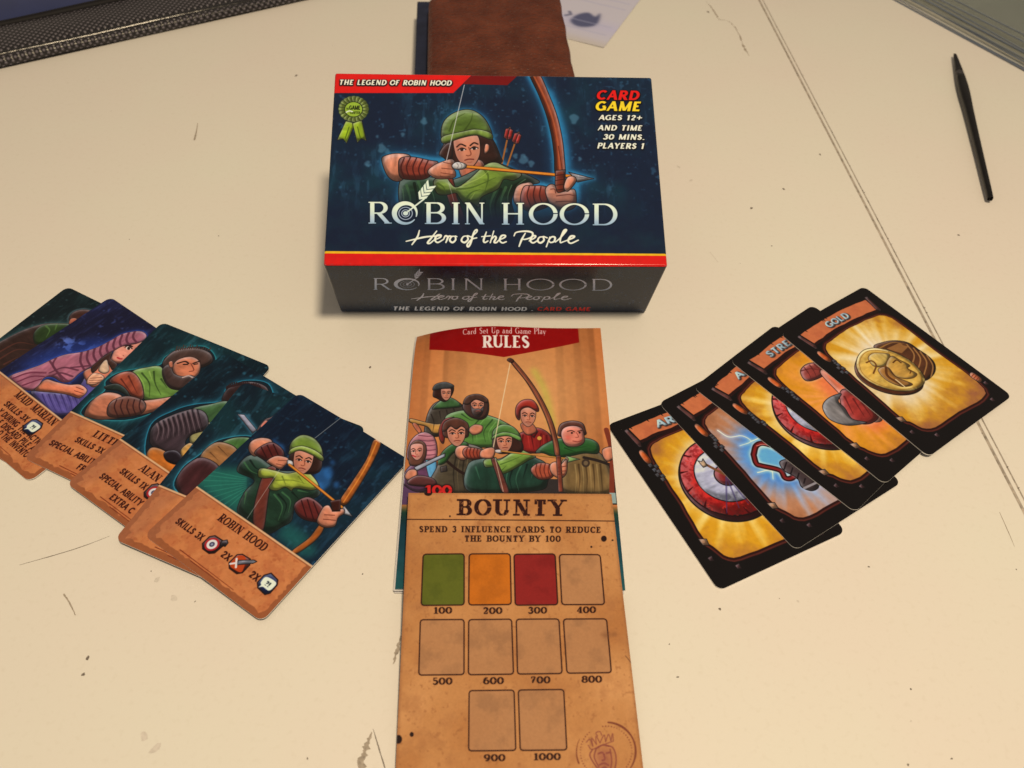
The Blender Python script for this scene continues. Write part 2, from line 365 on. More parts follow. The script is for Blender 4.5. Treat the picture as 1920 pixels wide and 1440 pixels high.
def forest(cv, seed, base, teal, spots, amt=.5):
    n1, n2 = fbm(cv.H, cv.W, 22*cv.s, seed), fbm(cv.H, cv.W, 5*cv.s, seed+1)
    cv.put(np.clip((n1-.42)*3, 0, 1), teal, .8); cv.put(np.clip((n2-.45)*3, 0, 1)*np.clip((n1-.3)*2, 0, 1), base, .6)
    v = np.roll(fbm(cv.H, cv.W*4, 9*cv.s, seed+2)[:, ::4], 0, 1)
    cv.put(np.clip((v-.56)*7, 0, 1)*np.clip((n1-.35)*3, 0, 1), spots, amt)
    b = fbm(cv.H, cv.W, 1.7*cv.s, seed+3, 2); cv.put(blur(np.clip((b-.72)*22, 0, 1)*np.clip((n2-.38)*5, 0, 1), 1), spots, amt*1.6)

def archer_box(cv):
    """an anonymous archer in a plain green cap, drawn for the lid"""
    sil = cv.zero()
    for q in ([(372, 545), (460, 515), (700, 540), (690, 440), (700, 350), (790, 290), (900, 330), (945, 430), (990, 555), (1130, 640), (1250, 680), (1370, 640), (1370, 790), (1250, 830), (900, 900), (480, 800), (470, 660), (400, 630)],):
        cv.poly(q, True, sil)
    cv.line([(1150, 110), (1205, 215), (1245, 320), (1270, 430), (1285, 530), (1290, 640)], 62, True, sil); cv.poly([(1330, 600), (1475, 645), (1340, 680)], False, sil)
    cv.put(np.clip(blur(sil, 26)*1.5, 0, 1), (38, 100, 130), .55); cv.put(np.clip(blur(sil, 8)*1.6, 0, 1), (60, 150, 185), .6)
    cv.put(blur(cv.line([(1240, 200), (1310, 420), (1330, 580)], 30, True), 8), (50, 130, 165), .6)
    # arrows in a quiver behind the shoulder
    for (x0, y0), (x1, y1) in (((1010, 600), (1075, 410)), ((985, 590), (1030, 385))):
        cv.draw([(x0, y0), (x1, y1)], 8, (150, 95, 45)); d = np.array([x1-x0, y1-y0])*.3; n = np.array([-d[1], d[0]])*.32; e = np.array([x1, y1])
        for sg in (1, -1): cv.shape([e, e+n*sg-d*.15, e+n*sg-d*.85, e-d], (190, 38, 30), 3, False, 8)
    # hair, neck, torso
    cv.shape([(700, 420), (790, 400), (905, 405), (950, 455), (980, 525), (990, 562), (925, 575), (885, 600), (760, 600), (700, 545), (668, 520), (690, 470)], HAIR, 3, r=20)
    cv.shape([(770, 560), (880, 550), (895, 610), (800, 660)], SKIN2, 3, r=18)
    m = cv.shape([(468, 655), (560, 632), (640, 640), (740, 650), (880, 590), (960, 565), (1060, 600), (1150, 640), (1180, 668), (1075, 690), (1040, 760), (1050, 850), (960, 900), (560, 890), (470, 800)], (30, 52, 34), 4, r=30)
    folds(cv, m, [[(500, 680), (520, 760), (500, 840)], [(560, 660), (590, 760), (580, 860)], [(960, 700), (930, 780), (940, 860)], [(1010, 690), (985, 760), (990, 840)], [(880, 780), (860, 840), (870, 890)]], (66, 96, 60), 14)
    folds(cv, m, [[(540, 670), (555, 760), (540, 850)], [(985, 700), (955, 780), (965, 860)], [(900, 760), (890, 830), (895, 880)]], (8, 18, 14), 16)
    folds(cv, m, [[(480, 700), (486, 760), (478, 820)], [(600, 650), (640, 740), (650, 860)], [(1040, 680), (1020, 740), (1030, 820)], [(1110, 650), (1080, 670), (1060, 690)], [(820, 790), (800, 840), (810, 890)]], (92, 122, 84), 6, .6)
    # lower limb of the bow crosses the chest
    cv.shape([(692, 640), (735, 640), (760, 740), (800, 850), (822, 1000), (780, 1000), (758, 860), (715, 760)], (112, 46, 32), 3, r=10)
    m = cv.shape([(640, 655), (700, 640), (752, 690), (820, 650), (900, 578), (955, 562), (1010, 585), (1090, 622), (1050, 655), (1000, 650), (968, 700), (885, 742), (872, 792), (828, 768), (800, 782), (770, 742), (752, 720), (700, 730), (655, 720)], (112, 132, 52), 4, r=24, d=(.2, -.9))
    folds(cv, m, [[(760, 700), (840, 690), (960, 640)], [(800, 760), (830, 720), (880, 700)], [(900, 600), (920, 640), (900, 720)], [(660, 670), (690, 690), (700, 720)]], (66, 84, 30), 12)
    folds(cv, m, [[(790, 680), (880, 640), (940, 590)], [(830, 750), (850, 720)]], (168, 182, 92), 8, .6)
    # face with a close plain cap
    T = face(cv, (812, 500), 172, tilt=-.1)
    cv.shape([(905, 470), (925, 475), (920, 505), (900, 515)], SKIN, 2, r=6)
    cv.shape([(690, 452), (678, 395), (700, 340), (760, 300), (830, 292), (895, 330), (935, 400), (932, 440), (860, 418), (780, 432)], (88, 108, 44), 4, r=26, d=(-.3, -.9))
    cv.shape([(684, 430), (780, 405), (860, 392), (934, 412), (936, 446), (860, 424), (780, 438), (692, 466)], (112, 130, 56), 3, r=10)
    folds(cv, cv.poly([(690, 452), (678, 395), (700, 340), (760, 300), (830, 292), (895, 330), (935, 400)], True), [[(720, 400), (745, 345), (800, 310)], [(800, 395), (830, 350), (840, 310)]], (56, 70, 26), 10)
    cv.shape([(700, 470), (730, 465), (738, 520), (720, 560), (690, 540), (668, 518)], HAIR, 2, r=10)
    # drawing arm
    cv.shape([(372, 548), (395, 526), (455, 516), (520, 530), (510, 600), (475, 655), (430, 655), (395, 620)], SKIN, 4, r=26, d=(-.2, -.9))
    m = cv.shape([(458, 580), (470, 540), (530, 534), (620, 552), (662, 566), (612, 640), (540, 652), (470, 640)], (134, 58, 42), 4, r=24, d=(0, -.9))
    folds(cv, m, [[(488, 540), (472, 590), (490, 648)], [(520, 536), (500, 590), (520, 652)], [(552, 538), (532, 594), (550, 652)], [(584, 544), (562, 598), (578, 650)], [(612, 550), (592, 600), (602, 642)]], (60, 20, 18), 7, .85, 6)
    folds(cv, m, [[(500, 545), (486, 580)], [(536, 545), (518, 580)], [(568, 550), (550, 585)]], (190, 104, 76), 8, .6)
    cv.shape([(608, 612), (640, 578), (690, 556), (730, 545), (748, 560), (735, 585), (752, 612), (748, 640), (700, 648), (650, 645)], SKIN, 3, r=16)
    for l in ([(690, 562), (735, 572)], [(680, 592), (738, 598)], [(676, 616), (746, 626)], [(672, 632), (720, 645)]): cv.draw(l, 4, (96, 46, 34), a=.85)
    # string, arrow, bow
    cv.draw([(797, 165), (705, 552)], 4, (206, 200, 190), a=.8); cv.draw([(712, 650), (770, 860), (800, 985)], 3.5, (190, 180, 170), a=.5)
    cv.draw([(790, 583), (1340, 634)], 19, (70, 34, 14)); cv.draw([(790, 582), (1340, 632)], 12, (212, 134, 48))
    cv.shape([(735, 575), (760, 560), (805, 572), (802, 592), (770, 600), (740, 594)], (206, 196, 180), 3, r=8)
    for x in (758, 776, 792): cv.draw([(x, 566), (x+8, 580), (x, 596)], 3, (90, 80, 76), a=.7)
    bl = [(1128, 100), (1180, 105), (1232, 215), (1272, 320), (1298, 430), (1310, 530), (1312, 625), (1265, 625), (1258, 530), (1245, 430), (1218, 320), (1178, 215)]
    m = cv.shape(bl, (128, 56, 32), 4, r=14, d=(.8, -.2))
    folds(cv, m, [[(1150, 110), (1205, 220), (1248, 330), (1275, 450), (1288, 600)]], (178, 96, 58), 8, .7, 8); folds(cv, m, [[(1170, 170), (1215, 280), (1240, 390)], [(1280, 480), (1300, 600)]], (70, 26, 16), 5, .7, 3)
    m = cv.shape([(1064, 690), (1110, 668), (1150, 678), (1150, 790), (1090, 800), (1050, 760)], SKIN, 3, r=20)
    m = cv.shape([(1100, 690), (1150, 682), (1225, 692), (1245, 770), (1190, 805), (1125, 815), (1085, 775)], (150, 62, 42), 4, r=22)
    folds(cv, m, [[(1130, 685), (1120, 740), (1150, 812)], [(1160, 684), (1152, 740), (1180, 806)], [(1190, 688), (1184, 740), (1212, 795)]], (70, 24, 18), 7, .85, 6)
    cv.shape([(1264, 604), (1316, 600), (1312, 730), (1262, 730)], (104, 42, 26), 4, False, 12)
    for y in (630, 655, 680, 705): cv.draw([(1266, y), (1312, y-6)], 4, (50, 18, 14))
    cv.shape([(1332, 612), (1462, 646), (1380, 664), (1346, 650), (1352, 634)], (150, 142, 136), 4, False, 10)
    cv.draw([(1345, 634), (1455, 646)], 3, (90, 84, 82))
    cv.shape([(1212, 705), (1235, 676), (1262, 680), (1275, 716), (1310, 712), (1360, 700), (1372, 740), (1366, 790), (1320, 812), (1268, 800), (1232, 768)], SKIN, 4, r=20)
    cv.shape([(1308, 690), (1325, 640), (1358, 634), (1372, 655), (1350, 690), (1325, 712)], SKIN, 4, r=12)
    for l in ([(1270, 735), (1330, 728), (1368, 735)], [(1268, 765), (1320, 762), (1366, 762)], [(1240, 700), (1260, 700), (1266, 720)]): cv.draw(l, 5, (96, 44, 34), a=.85)

def box_top():
    cv = Canvas(153.2, 102.3, 7, (17, 31, 49)); cv.frame(HM['box_top'], 580, 100, 2.742857)
    forest(cv, 5, (14, 26, 44), (18, 52, 62), (56, 92, 112), .34)
    for x, y, r in ((590, 350, 16), (372, 490, 20), (402, 505, 12), (1360, 340, 22), (480, 420, 10), (1100, 545, 22), (1140, 570, 15), (1060, 530, 12), (300, 570, 14), (350, 430, 7), (1010, 500, 10), (1390, 545, 9)):
        cv.put(blur(cv.poly([(x+r*(1+.3*math.sin(3*t+x))*math.cos(t), y+1.2*r*math.sin(t)) for t in np.linspace(0, 6.28, 16)], True), 2), (86, 124, 138), .6)
    archer_box(cv)
    fade = np.clip((np.arange(cv.H)/cv.s-63)/16, 0, 1)[:, None]*np.ones((1, cv.W))
    cv.put(fade*.93, (16, 29, 47)); cv.put(fade*np.clip((fbm(cv.H, cv.W, 9*cv.s, 8)-.45)*3, 0, 1), (20, 48, 56), .5)
    cv.fill([(100, 80), (870, 80), (740, 206), (100, 206)], (208, 30, 26)); cv.fill([(870, 80), (1110, 80), (1018, 166), (790, 160)], (112, 16, 18))
    for t, a, b, h, c in (('THE LEGEND OF ROBIN HOOD', (152, 164), (728, 168), 27, (245, 240, 230)), ('CARD', (1476, 240), (1688, 243), 49, (214, 32, 28)), ('GAME', (1470, 297), (1698, 300), 50, (238, 204, 52)),
                          ('AGES 12+', (1486, 345), (1708, 347), 27, (240, 235, 225)), ('AND TIME', (1482, 398), (1708, 400), 28, (240, 235, 225)), ('30 MINS.', (1508, 445), (1722, 447), 28, (240, 235, 225)), ('PLAYERS 1', (1478, 491), (1718, 494), 30, (240, 235, 225))):
        m = text(cv, t, a, b, h, HEAVY)
        cv.put(np.clip(blur(np.roll(m, 2, 0), 3)*(5 if h > 40 or t[0] == 'T' else 3), 0, 1), (8, 6, 8), .95); cv.put(m, c)
    # green rosette
    for q in ([(188, 350), (237, 362), (192, 465), (174, 442), (143, 448)], [(222, 362), (270, 346), (294, 452), (268, 440), (247, 462)]): cv.shape(q, (150, 172, 40), 2.5, False, 10)
    cv.draw([(205, 380), (185, 440)], 5, (60, 76, 12), a=.7); cv.draw([(248, 380), (262, 435)], 5, (60, 76, 12), a=.7)
    for k in range(20):
        t = k*math.tau/20; q = [(228+r*math.cos(t+e), 288+r*.86*math.sin(t+e)) for r, e in ((40, -.13), (76, -.15), (79, 0), (76, .15), (40, .13))]
        cv.shape(q, (158, 178, 52), 2, False, 9, d=(-.8, 0), ink=(52, 66, 14))
    cir = lambda r: [(228+r*math.cos(t), 290+r*.84*math.sin(t)) for t in np.linspace(0, math.tau, 50)]
    cv.fill(cir(48), (30, 38, 10)); cv.fill(cir(44), (150, 172, 60))
    cv.put(text(cv, 'GAME', (206, 292), (262, 293), 22, FAT), (24, 28, 10)); cv.put(text(cv, 'CRAFTER', (210, 313), (262, 314), 13, FAT), (40, 46, 14)); cv.put(text(cv, 'THE', (190, 292), (204, 292), 10, FAT), (40, 46, 14))
    cv.draw([(190, 305), (206, 298), (222, 302)], 6, (226, 228, 196))
    # title
    title(cv, ((300, 418), (424, 566), (588, 702), (728, 778), (792, 908), (985, 1108), (1128, 1276), (1286, 1438), (1450, 1584)), 877, 887, 112, ((232, 236, 236), (156, 176, 180)), 148)
    script(cv, lambda x, y: (x, y), 9, (240, 236, 226))
    cv.fill([(60, 1018), (1860, 1032), (1860, 1046), (60, 1034)], (228, 176, 40)); cv.fill([(60, 1030), (1860, 1043), (1860, 1110), (60, 1110)], (206, 30, 26))
    cv.grain(.1, 2, 3); cv.mm(); rs = np.random.RandomState(8)
    for k in range(70):      # rubbed spots along the folded edges
        e = rs.randint(4); t = rs.rand() if rs.rand() < .6 else rs.choice((0, 1))+rs.randn()*.02; o = rs.rand()*.7; l = rs.rand()*.012
        a, b = ((t*153.2, o), ((t+l)*153.2, o+.1)) if e == 0 else ((t*153.2, 102.3-o), ((t+l)*153.2, 102.2-o)) if e == 1 else ((o, t*102.3), (o+.1, (t+l)*102.3)) if e == 2 else ((153.2-o, t*102.3), (153.1-o, (t+l)*102.3))
        cv.draw([a, b], .12+.25*rs.rand(), (150, 140, 134), False, .25+.4*rs.rand())
    return cv

def box_front():
    cv = Canvas(153.2, 52.1, 7, (17, 27, 40)); cv.frame(HM['box_front'], 580, 100, 2.742857)
    forest(cv, 31, (16, 26, 38), (20, 42, 52), (60, 78, 96), .3)
    title(cv, ((320, 424), (430, 578), (592, 700), (716, 762), (785, 905), (985, 1102), (1110, 1266), (1278, 1432), (1440, 1562)), 1216, 1221, 60, ((190, 192, 190), (150, 160, 166)), 68)
    script(cv, lambda x, y: (525+(x-498)*.928, 1233+(y-908)*.5), 5.5, (205, 202, 196))
    cv.put(text(cv, 'THE LEGEND OF ROBIN HOOD .', (428, 1322), (1150, 1325), 20, HEAVY), (216, 210, 200)); cv.put(text(cv, 'CARD GAME', (1172, 1324), (1444, 1326), 20, HEAVY), (196, 34, 28))
    return cv

# ---------------------------------------------------------------- character cards
Z2, Z3, Z4, Z5, Z6, Z7, Z8 = (0, 520, 3.6), (200, 640, 2.6672), (1120, 520, 2.4), (720, 600, 3.84), (720, 900, 2.6667), (0, 540, 6.), (1440, 540, 6.)
CW, CH = 63.5, 88.9
def ell(cx, cy, rx, ry, n=40, a=0.):
    return [(cx+rx*math.cos(t)*math.cos(a)-ry*math.sin(t)*math.sin(a), cy+rx*math.cos(t)*math.sin(a)+ry*math.sin(t)*math.cos(a)) for t in np.linspace(0, math.tau, n, endpoint=False)]

def icon(cv, kind, x, y):
    rs = np.random.RandomState(int(x*7)); k = 3.7
    q = [(x+k*a*(1+.06*rs.randn()), y+k*b*(1+.06*rs.randn())) for a, b in ((-.6, -.95), (.55, -1), (.95, -.5), (1, .6), (.55, 1), (-.5, .95), (-1, .55), (-.95, -.55))]
    cv.shape(q, {'target': (58, 26, 22), 'sword': (110, 34, 20), 'talk': (30, 40, 78)}[kind], .5, False, 1.2, ink=(30, 14, 14))
    if kind == 'target':
        for r, c in ((2.9, (168, 44, 44)), (2.1, (222, 214, 214)), (1.1, (70, 66, 80)), (.5, (150, 150, 160))): cv.fill(ell(x-.2, y, r, r), c)
        cv.shape([(x+1.8, y-3.2), (x+3.2, y-4.8), (x+4.6, y-4), (x+4.8, y-2.2), (x+2.8, y-1.6)], (50, 36, 36), .3, False, .8)
    elif kind == 'sword':
        cv.fill([(x-3, y-2), (x, y-3), (x+3, y+2), (x, y+3), (x-3, y+2.4)], (176, 70, 30), True); cv.shape([(x-1.6, y-.6), (x+3.2, y-4.2), (x+4.6, y-4.4), (x+4, y-3), (x-.6, y+1)], (188, 182, 186), .35, False, 1)
        cv.draw([(x-2.6, y-.8), (x-.2, y+2)], .8, (226, 214, 206)); cv.draw([(x-1.4, y+.6), (x-3, y+2.2)], .8, (220, 206, 196))
    else:
        cv.fill([(x-2.4, y-1.8), (x+2.2, y-2.2), (x+2.9, y), (x+2.2, y+1.9), (x-.6, y+2), (x-1.8, y+3.1), (x-1.7, y+1.8), (x-2.6, y+1)], (232, 232, 222), True)
        cv.put(text(cv, '?!', (x-1, y+1), (x+1.2, y+1), 2, FAT), (60, 66, 60))

def person_card(key, seed, base, teal, spots, art, name, rows, icons):
    cv = Canvas(CW, CH, 6, base); forest(cv, seed, base, teal, spots, .42)
    v = fbm(cv.H, cv.W*5, 7*cv.s, seed+9)[:, ::5]; cv.put(np.clip((v-.58)*5, 0, 1), spots, .25)
    cv.frame(HM[key], *art[0]); art[1](cv)
    cv.mm(); rs = np.random.RandomState(seed)
    # parchment panel with torn darker border
    cv.fill([(-1, 61.3), (70, 61.3), (70, 95), (-1, 95)], (152, 90, 54)); cv.fill([(-1, 60.9), (70, 60.9), (70, 61.7), (-1, 61.7)], (214, 170, 124))
    def edge(n, f): return [f(t, (rs.rand()-.5)*1.5+(1.2 if rs.rand() < .16 else 0)) for t in np.linspace(0, 1, n)]
    q = edge(26, lambda t, r: (2.3+r*.5+(1.5 if t > .93 else 0), 62.2+22.5*t)) + edge(40, lambda t, r: (3.5+56.5*t, 86.2+r*.5)) + edge(26, lambda t, r: (61.3+r*.5, 85-22.5*t)) + [(61, 62.2)]
    cv.fill(q, (196, 124, 74))
    n = fbm(cv.H, cv.W, 4*cv.s, seed+4); pm = cv.poly(q)
    cv.put(pm*np.clip((n-.5)*9, 0, 1), (184, 110, 66), .7); cv.put(pm*np.clip((.36-n)*12, 0, 1), (204, 132, 82), .7)
    g = fbm(cv.H, cv.W, 1.5*cv.s, seed+6, 2); cv.put(pm*np.clip((g-.68)*16, 0, 1)*(n > .44), (170, 96, 56), .6)
    cv.put(blur(cv.poly([(-2, 61.6), (12, 61.6), (8, 70), (9, 80), (4, 90), (-2, 90)]), 10)*(np.arange(cv.H)[:, None] > 61.6*cv.s), (160, 104, 74), .45)
    for a, b in (((16.6, 85.3), (45.8, 85.7)), ((23.5, 86.3), (38.6, 86.5))): cv.draw([a, b], .35, (104, 40, 22), a=.9, w1=.2)
    ink = (44, 12, 10)
    if name: cv.put(text(cv, name[0], (name[1], (name+(67.6,))[3]), (name[2], (name+(67.6,))[3]), 3.6, TIMESB), ink)
    for s, x0, x1, y in rows: cv.put(text(cv, s, (x0, y), (x1, y), 3.0, dict(SANS, T=.22, t=.2)), ink, .95)
    for k, x, y in icons: icon(cv, k, x, y)
    cv.grain(.1, 1.2, seed+2)
    return cv

def rim(cv, pts, col, w=1., r=5):
    """thin painted rim light outside a figure"""
    m = cv.poly(pts, True); o = 1-m; cv.put(m, (20, 34, 40), .8); cv.put(np.clip(blur(m, r*3)*1.6, 0, 1)*o, col, .6); cv.put(np.clip(blur(m, 2)*2.2, 0, 1)*o, tuple(min(255, int(c*1.35)) for c in col), .7)

def art_archer(cv):
    cv.put(blur(cv.poly([(430, 720), (520, 640), (720, 640), (700, 900), (640, 860)]), 14), (44, 116, 92), .8)
    for k in range(9): cv.draw([(700, 690+k*8), (450+k*14, 640+k*30)], 5, (70, 150, 120), a=.35)
    cv.put(blur(cv.poly([(1000, 1090), (840, 980), (900, 900), (1000, 960), (1060, 1060)]), 12), (34, 92, 82), .8)
    for x, y, r in ((870, 545, 22), (850, 520, 12), (1080, 690, 42), (1110, 660, 24), (1060, 740, 26), (1150, 720, 14), (840, 500, 8), (1130, 610, 10)): cv.put(blur(cv.poly(ell(x, y, r, r*1.3, 14), True), 4), (54, 110, 160), .6)
    # body
    m = cv.shape([(655, 655), (690, 590), (745, 575), (815, 620), (860, 650), (990, 660), (1050, 705), (1070, 765), (1010, 800), (945, 830), (925, 900), (880, 930), (800, 965), (700, 890), (655, 850), (690, 760), (740, 700)], (32, 54, 38), 3, r=26)
    folds(cv, m, [[(690, 610), (720, 650), (760, 670)], [(880, 760), (920, 800), (910, 860)], [(840, 770), (880, 830), (860, 900)], [(960, 750), (1010, 760)], [(700, 760), (690, 820)]], (72, 112, 70), 9)
    folds(cv, m, [[(720, 600), (750, 640), (790, 650)], [(860, 770), (900, 820), (885, 880)], [(930, 760), (960, 790)]], (10, 20, 16), 10)
    cv.shape([(795, 650), (850, 640), (815, 760), (785, 950), (735, 920), (745, 800)], (104, 50, 38), 3, r=10)
    m = cv.shape([(770, 640), (840, 650), (905, 665), (1000, 655), (1062, 722), (1030, 748), (945, 738), (925, 752), (895, 735), (850, 752), (812, 738), (840, 690), (790, 690), (760, 680)], (156, 164, 62), 3, r=14, d=(0, -.9))
    folds(cv, m, [[(850, 700), (930, 700), (1010, 720)], [(880, 680), (900, 730)], [(960, 680), (990, 720)]], (96, 106, 36), 7)
    cv.draw([(1172, 388), (912, 592)], 3, (190, 186, 170), a=.7); cv.draw([(868, 645), (705, 890)], 3, (190, 186, 170), a=.6)
    # head, plain cap
    cv.shape([(925, 560), (1000, 520), (1070, 570), (1075, 640), (1040, 668), (960, 660), (915, 610)], HAIR, 2, r=12)
    face(cv, (982, 606), 124, tilt=.2)
    cv.shape([(918, 562), (925, 510), (975, 474), (1035, 488), (1075, 535), (1078, 590), (1020, 560), (960, 548)], (112, 132, 52), 3, r=16)
    cv.shape([(914, 572), (922, 545), (975, 528), (1040, 548), (1084, 582), (1078, 604), (1030, 575), (965, 552)], (142, 158, 66), 2.5, r=8)
    # arms
    cv.shape([(712, 548), (722, 508), (768, 488), (822, 496), (832, 530), (790, 562), (740, 580)], SKIN, 3, r=14)
    m = cv.shape([(742, 558), (790, 520), (838, 512), (886, 552), (880, 600), (830, 608), (765, 585)], (84, 32, 28), 3, r=14)
    folds(cv, m, [[(775, 535), (800, 585)], [(805, 525), (838, 595)], [(835, 520), (865, 585)]], (40, 12, 14), 6, .85, 5)
    cv.shape([(802, 604), (850, 578), (905, 588), (912, 608), (892, 628), (868, 645), (820, 620)], SKIN, 2.5, r=9)
    for l in ([(860, 600), (905, 602)], [(850, 618), (890, 626)]): cv.draw(l, 3, (100, 50, 36))
    cv.shape([(905, 600), (930, 605), (935, 625), (912, 632)], (206, 200, 188), 2, r=5)
    bl = [(1335, 498), (1372, 512), (1330, 610), (1260, 730), (1200, 815), (1165, 800), (1230, 700), (1300, 590)]
    m = cv.shape(bl, (164, 88, 34), 3, r=9); folds(cv, m, [[(1350, 510), (1290, 640), (1185, 805)]], (222, 150, 70), 7, .7, 5)
    cv.shape([(1080, 900), (1050, 935), (1010, 985), (925, 1050), (945, 1065), (1040, 1000), (1085, 940)], (164, 88, 34), 3, r=8)
    m = cv.shape([(945, 812), (1010, 782), (1078, 826), (1098, 880), (1060, 905), (985, 892), (945, 855)], (88, 34, 30), 3, r=14)
    folds(cv, m, [[(975, 800), (1000, 880)], [(1005, 795), (1035, 890)], [(1035, 805), (1068, 888)]], (40, 12, 14), 6, .85, 5)
    cv.draw([(915, 622), (1195, 845)], 14, (80, 40, 16)); cv.draw([(915, 621), (1195, 843)], 9, (206, 132, 54))
    cv.shape([(1188, 822), (1230, 876), (1165, 858)], (196, 190, 184), 2.5, False, 6)
    cv.shape([(1062, 870), (1085, 830), (1112, 822), (1135, 850), (1182, 836), (1190, 858), (1158, 882), (1140, 925), (1085, 930), (1052, 905)], SKIN, 3, r=10)
    for l in ([(1090, 868), (1140, 870)], [(1085, 890), (1145, 895)]): cv.draw(l, 4, (104, 50, 38))
    cv.shape([(1118, 800), (1172, 790), (1168, 850), (1128, 852)], (60, 26, 20), 2, False, 6)

def art_knife(cv):
    rim(cv, [(345, 740), (380, 640), (470, 570), (560, 500), (720, 480), (760, 560), (500, 800)], (60, 140, 150))
    cv.put(blur(cv.poly([(655, 368), (700, 370), (760, 450), (730, 470)]), 5), (90, 150, 170), .8); cv.shape([(655, 368), (690, 372), (752, 448), (732, 466)], (150, 146, 152), 2, False, 6)
    cv.shape([(560, 520), (640, 486), (720, 488), (740, 520), (640, 570), (570, 560)], (66, 96, 48), 3, r=12)
    m = cv.shape([(470, 584), (540, 512), (620, 520), (660, 560), (620, 620), (545, 640)], (150, 104, 62), 3, r=14); folds(cv, m, [[(520, 560), (560, 600)], [(560, 530), (610, 580)]], (84, 52, 30), 6)
    cv.shape([(350, 720), (380, 645), (470, 585), (560, 625), (550, 690), (490, 770), (400, 800)], (66, 34, 34), 3, r=18)
    cv.shape([(752, 452), (790, 398), (830, 380), (885, 338), (850, 400), (820, 440), (780, 470)], (60, 36, 32), 2, r=8); cv.shape([(770, 430), (795, 400), (810, 410), (785, 440)], (206, 120, 96), 1.5, r=5)

def art_lute(cv):
    rim(cv, [(200, 580), (225, 420), (340, 350), (440, 320), (590, 300), (600, 240), (700, 200), (820, 230), (800, 400), (500, 640), (300, 660)], (54, 140, 156))
    cv.shape([(585, 320), (590, 262), (635, 222), (700, 206), (770, 216), (810, 250), (800, 330), (700, 380)], (50, 32, 30), 2, r=12)
    for k in range(30):
        a = k*.7; cv.draw([(600+k*6, 240-18*math.sin(k*.11)), (596+k*6+8*math.cos(a), 228-18*math.sin(k*.11)+6*math.sin(a))], 6, (46, 28, 28))
    cv.shape([(425, 345), (520, 318), (610, 305), (640, 380), (520, 440), (470, 400)], (62, 88, 52), 3, r=14)
    cv.shape([(470, 400), (530, 420), (520, 470), (430, 520), (420, 470)], (150, 140, 90), 3, r=10)
    m = cv.shape([(218, 490), (236, 425), (330, 372), (440, 342), (500, 368), (505, 440), (430, 470), (395, 510), (420, 560), (360, 592), (285, 565), (228, 525)], (62, 48, 50), 3, r=20)
    folds(cv, m, [[(250+k*24, 410-k*9), (262+k*25, 450-k*4), (250+k*28, 500-k*6)] for k in range(9)], (150, 126, 124), 8, .55); folds(cv, m, [[(262+k*24, 410-k*9), (275+k*25, 450-k*4), (262+k*28, 500-k*6)] for k in range(9)], (26, 18, 22), 7)
    cv.shape([(200, 580), (225, 535), (290, 550), (380, 620), (360, 670), (290, 660), (230, 630)], (188, 108, 44), 3, r=14); cv.shape([(290, 560), (350, 550), (390, 600), (350, 620), (300, 600)], (30, 22, 26), 2, r=8)
    cv.shape([(372, 548), (415, 512), (440, 530), (420, 570), (385, 590)], (200, 150, 80), 2, r=8)

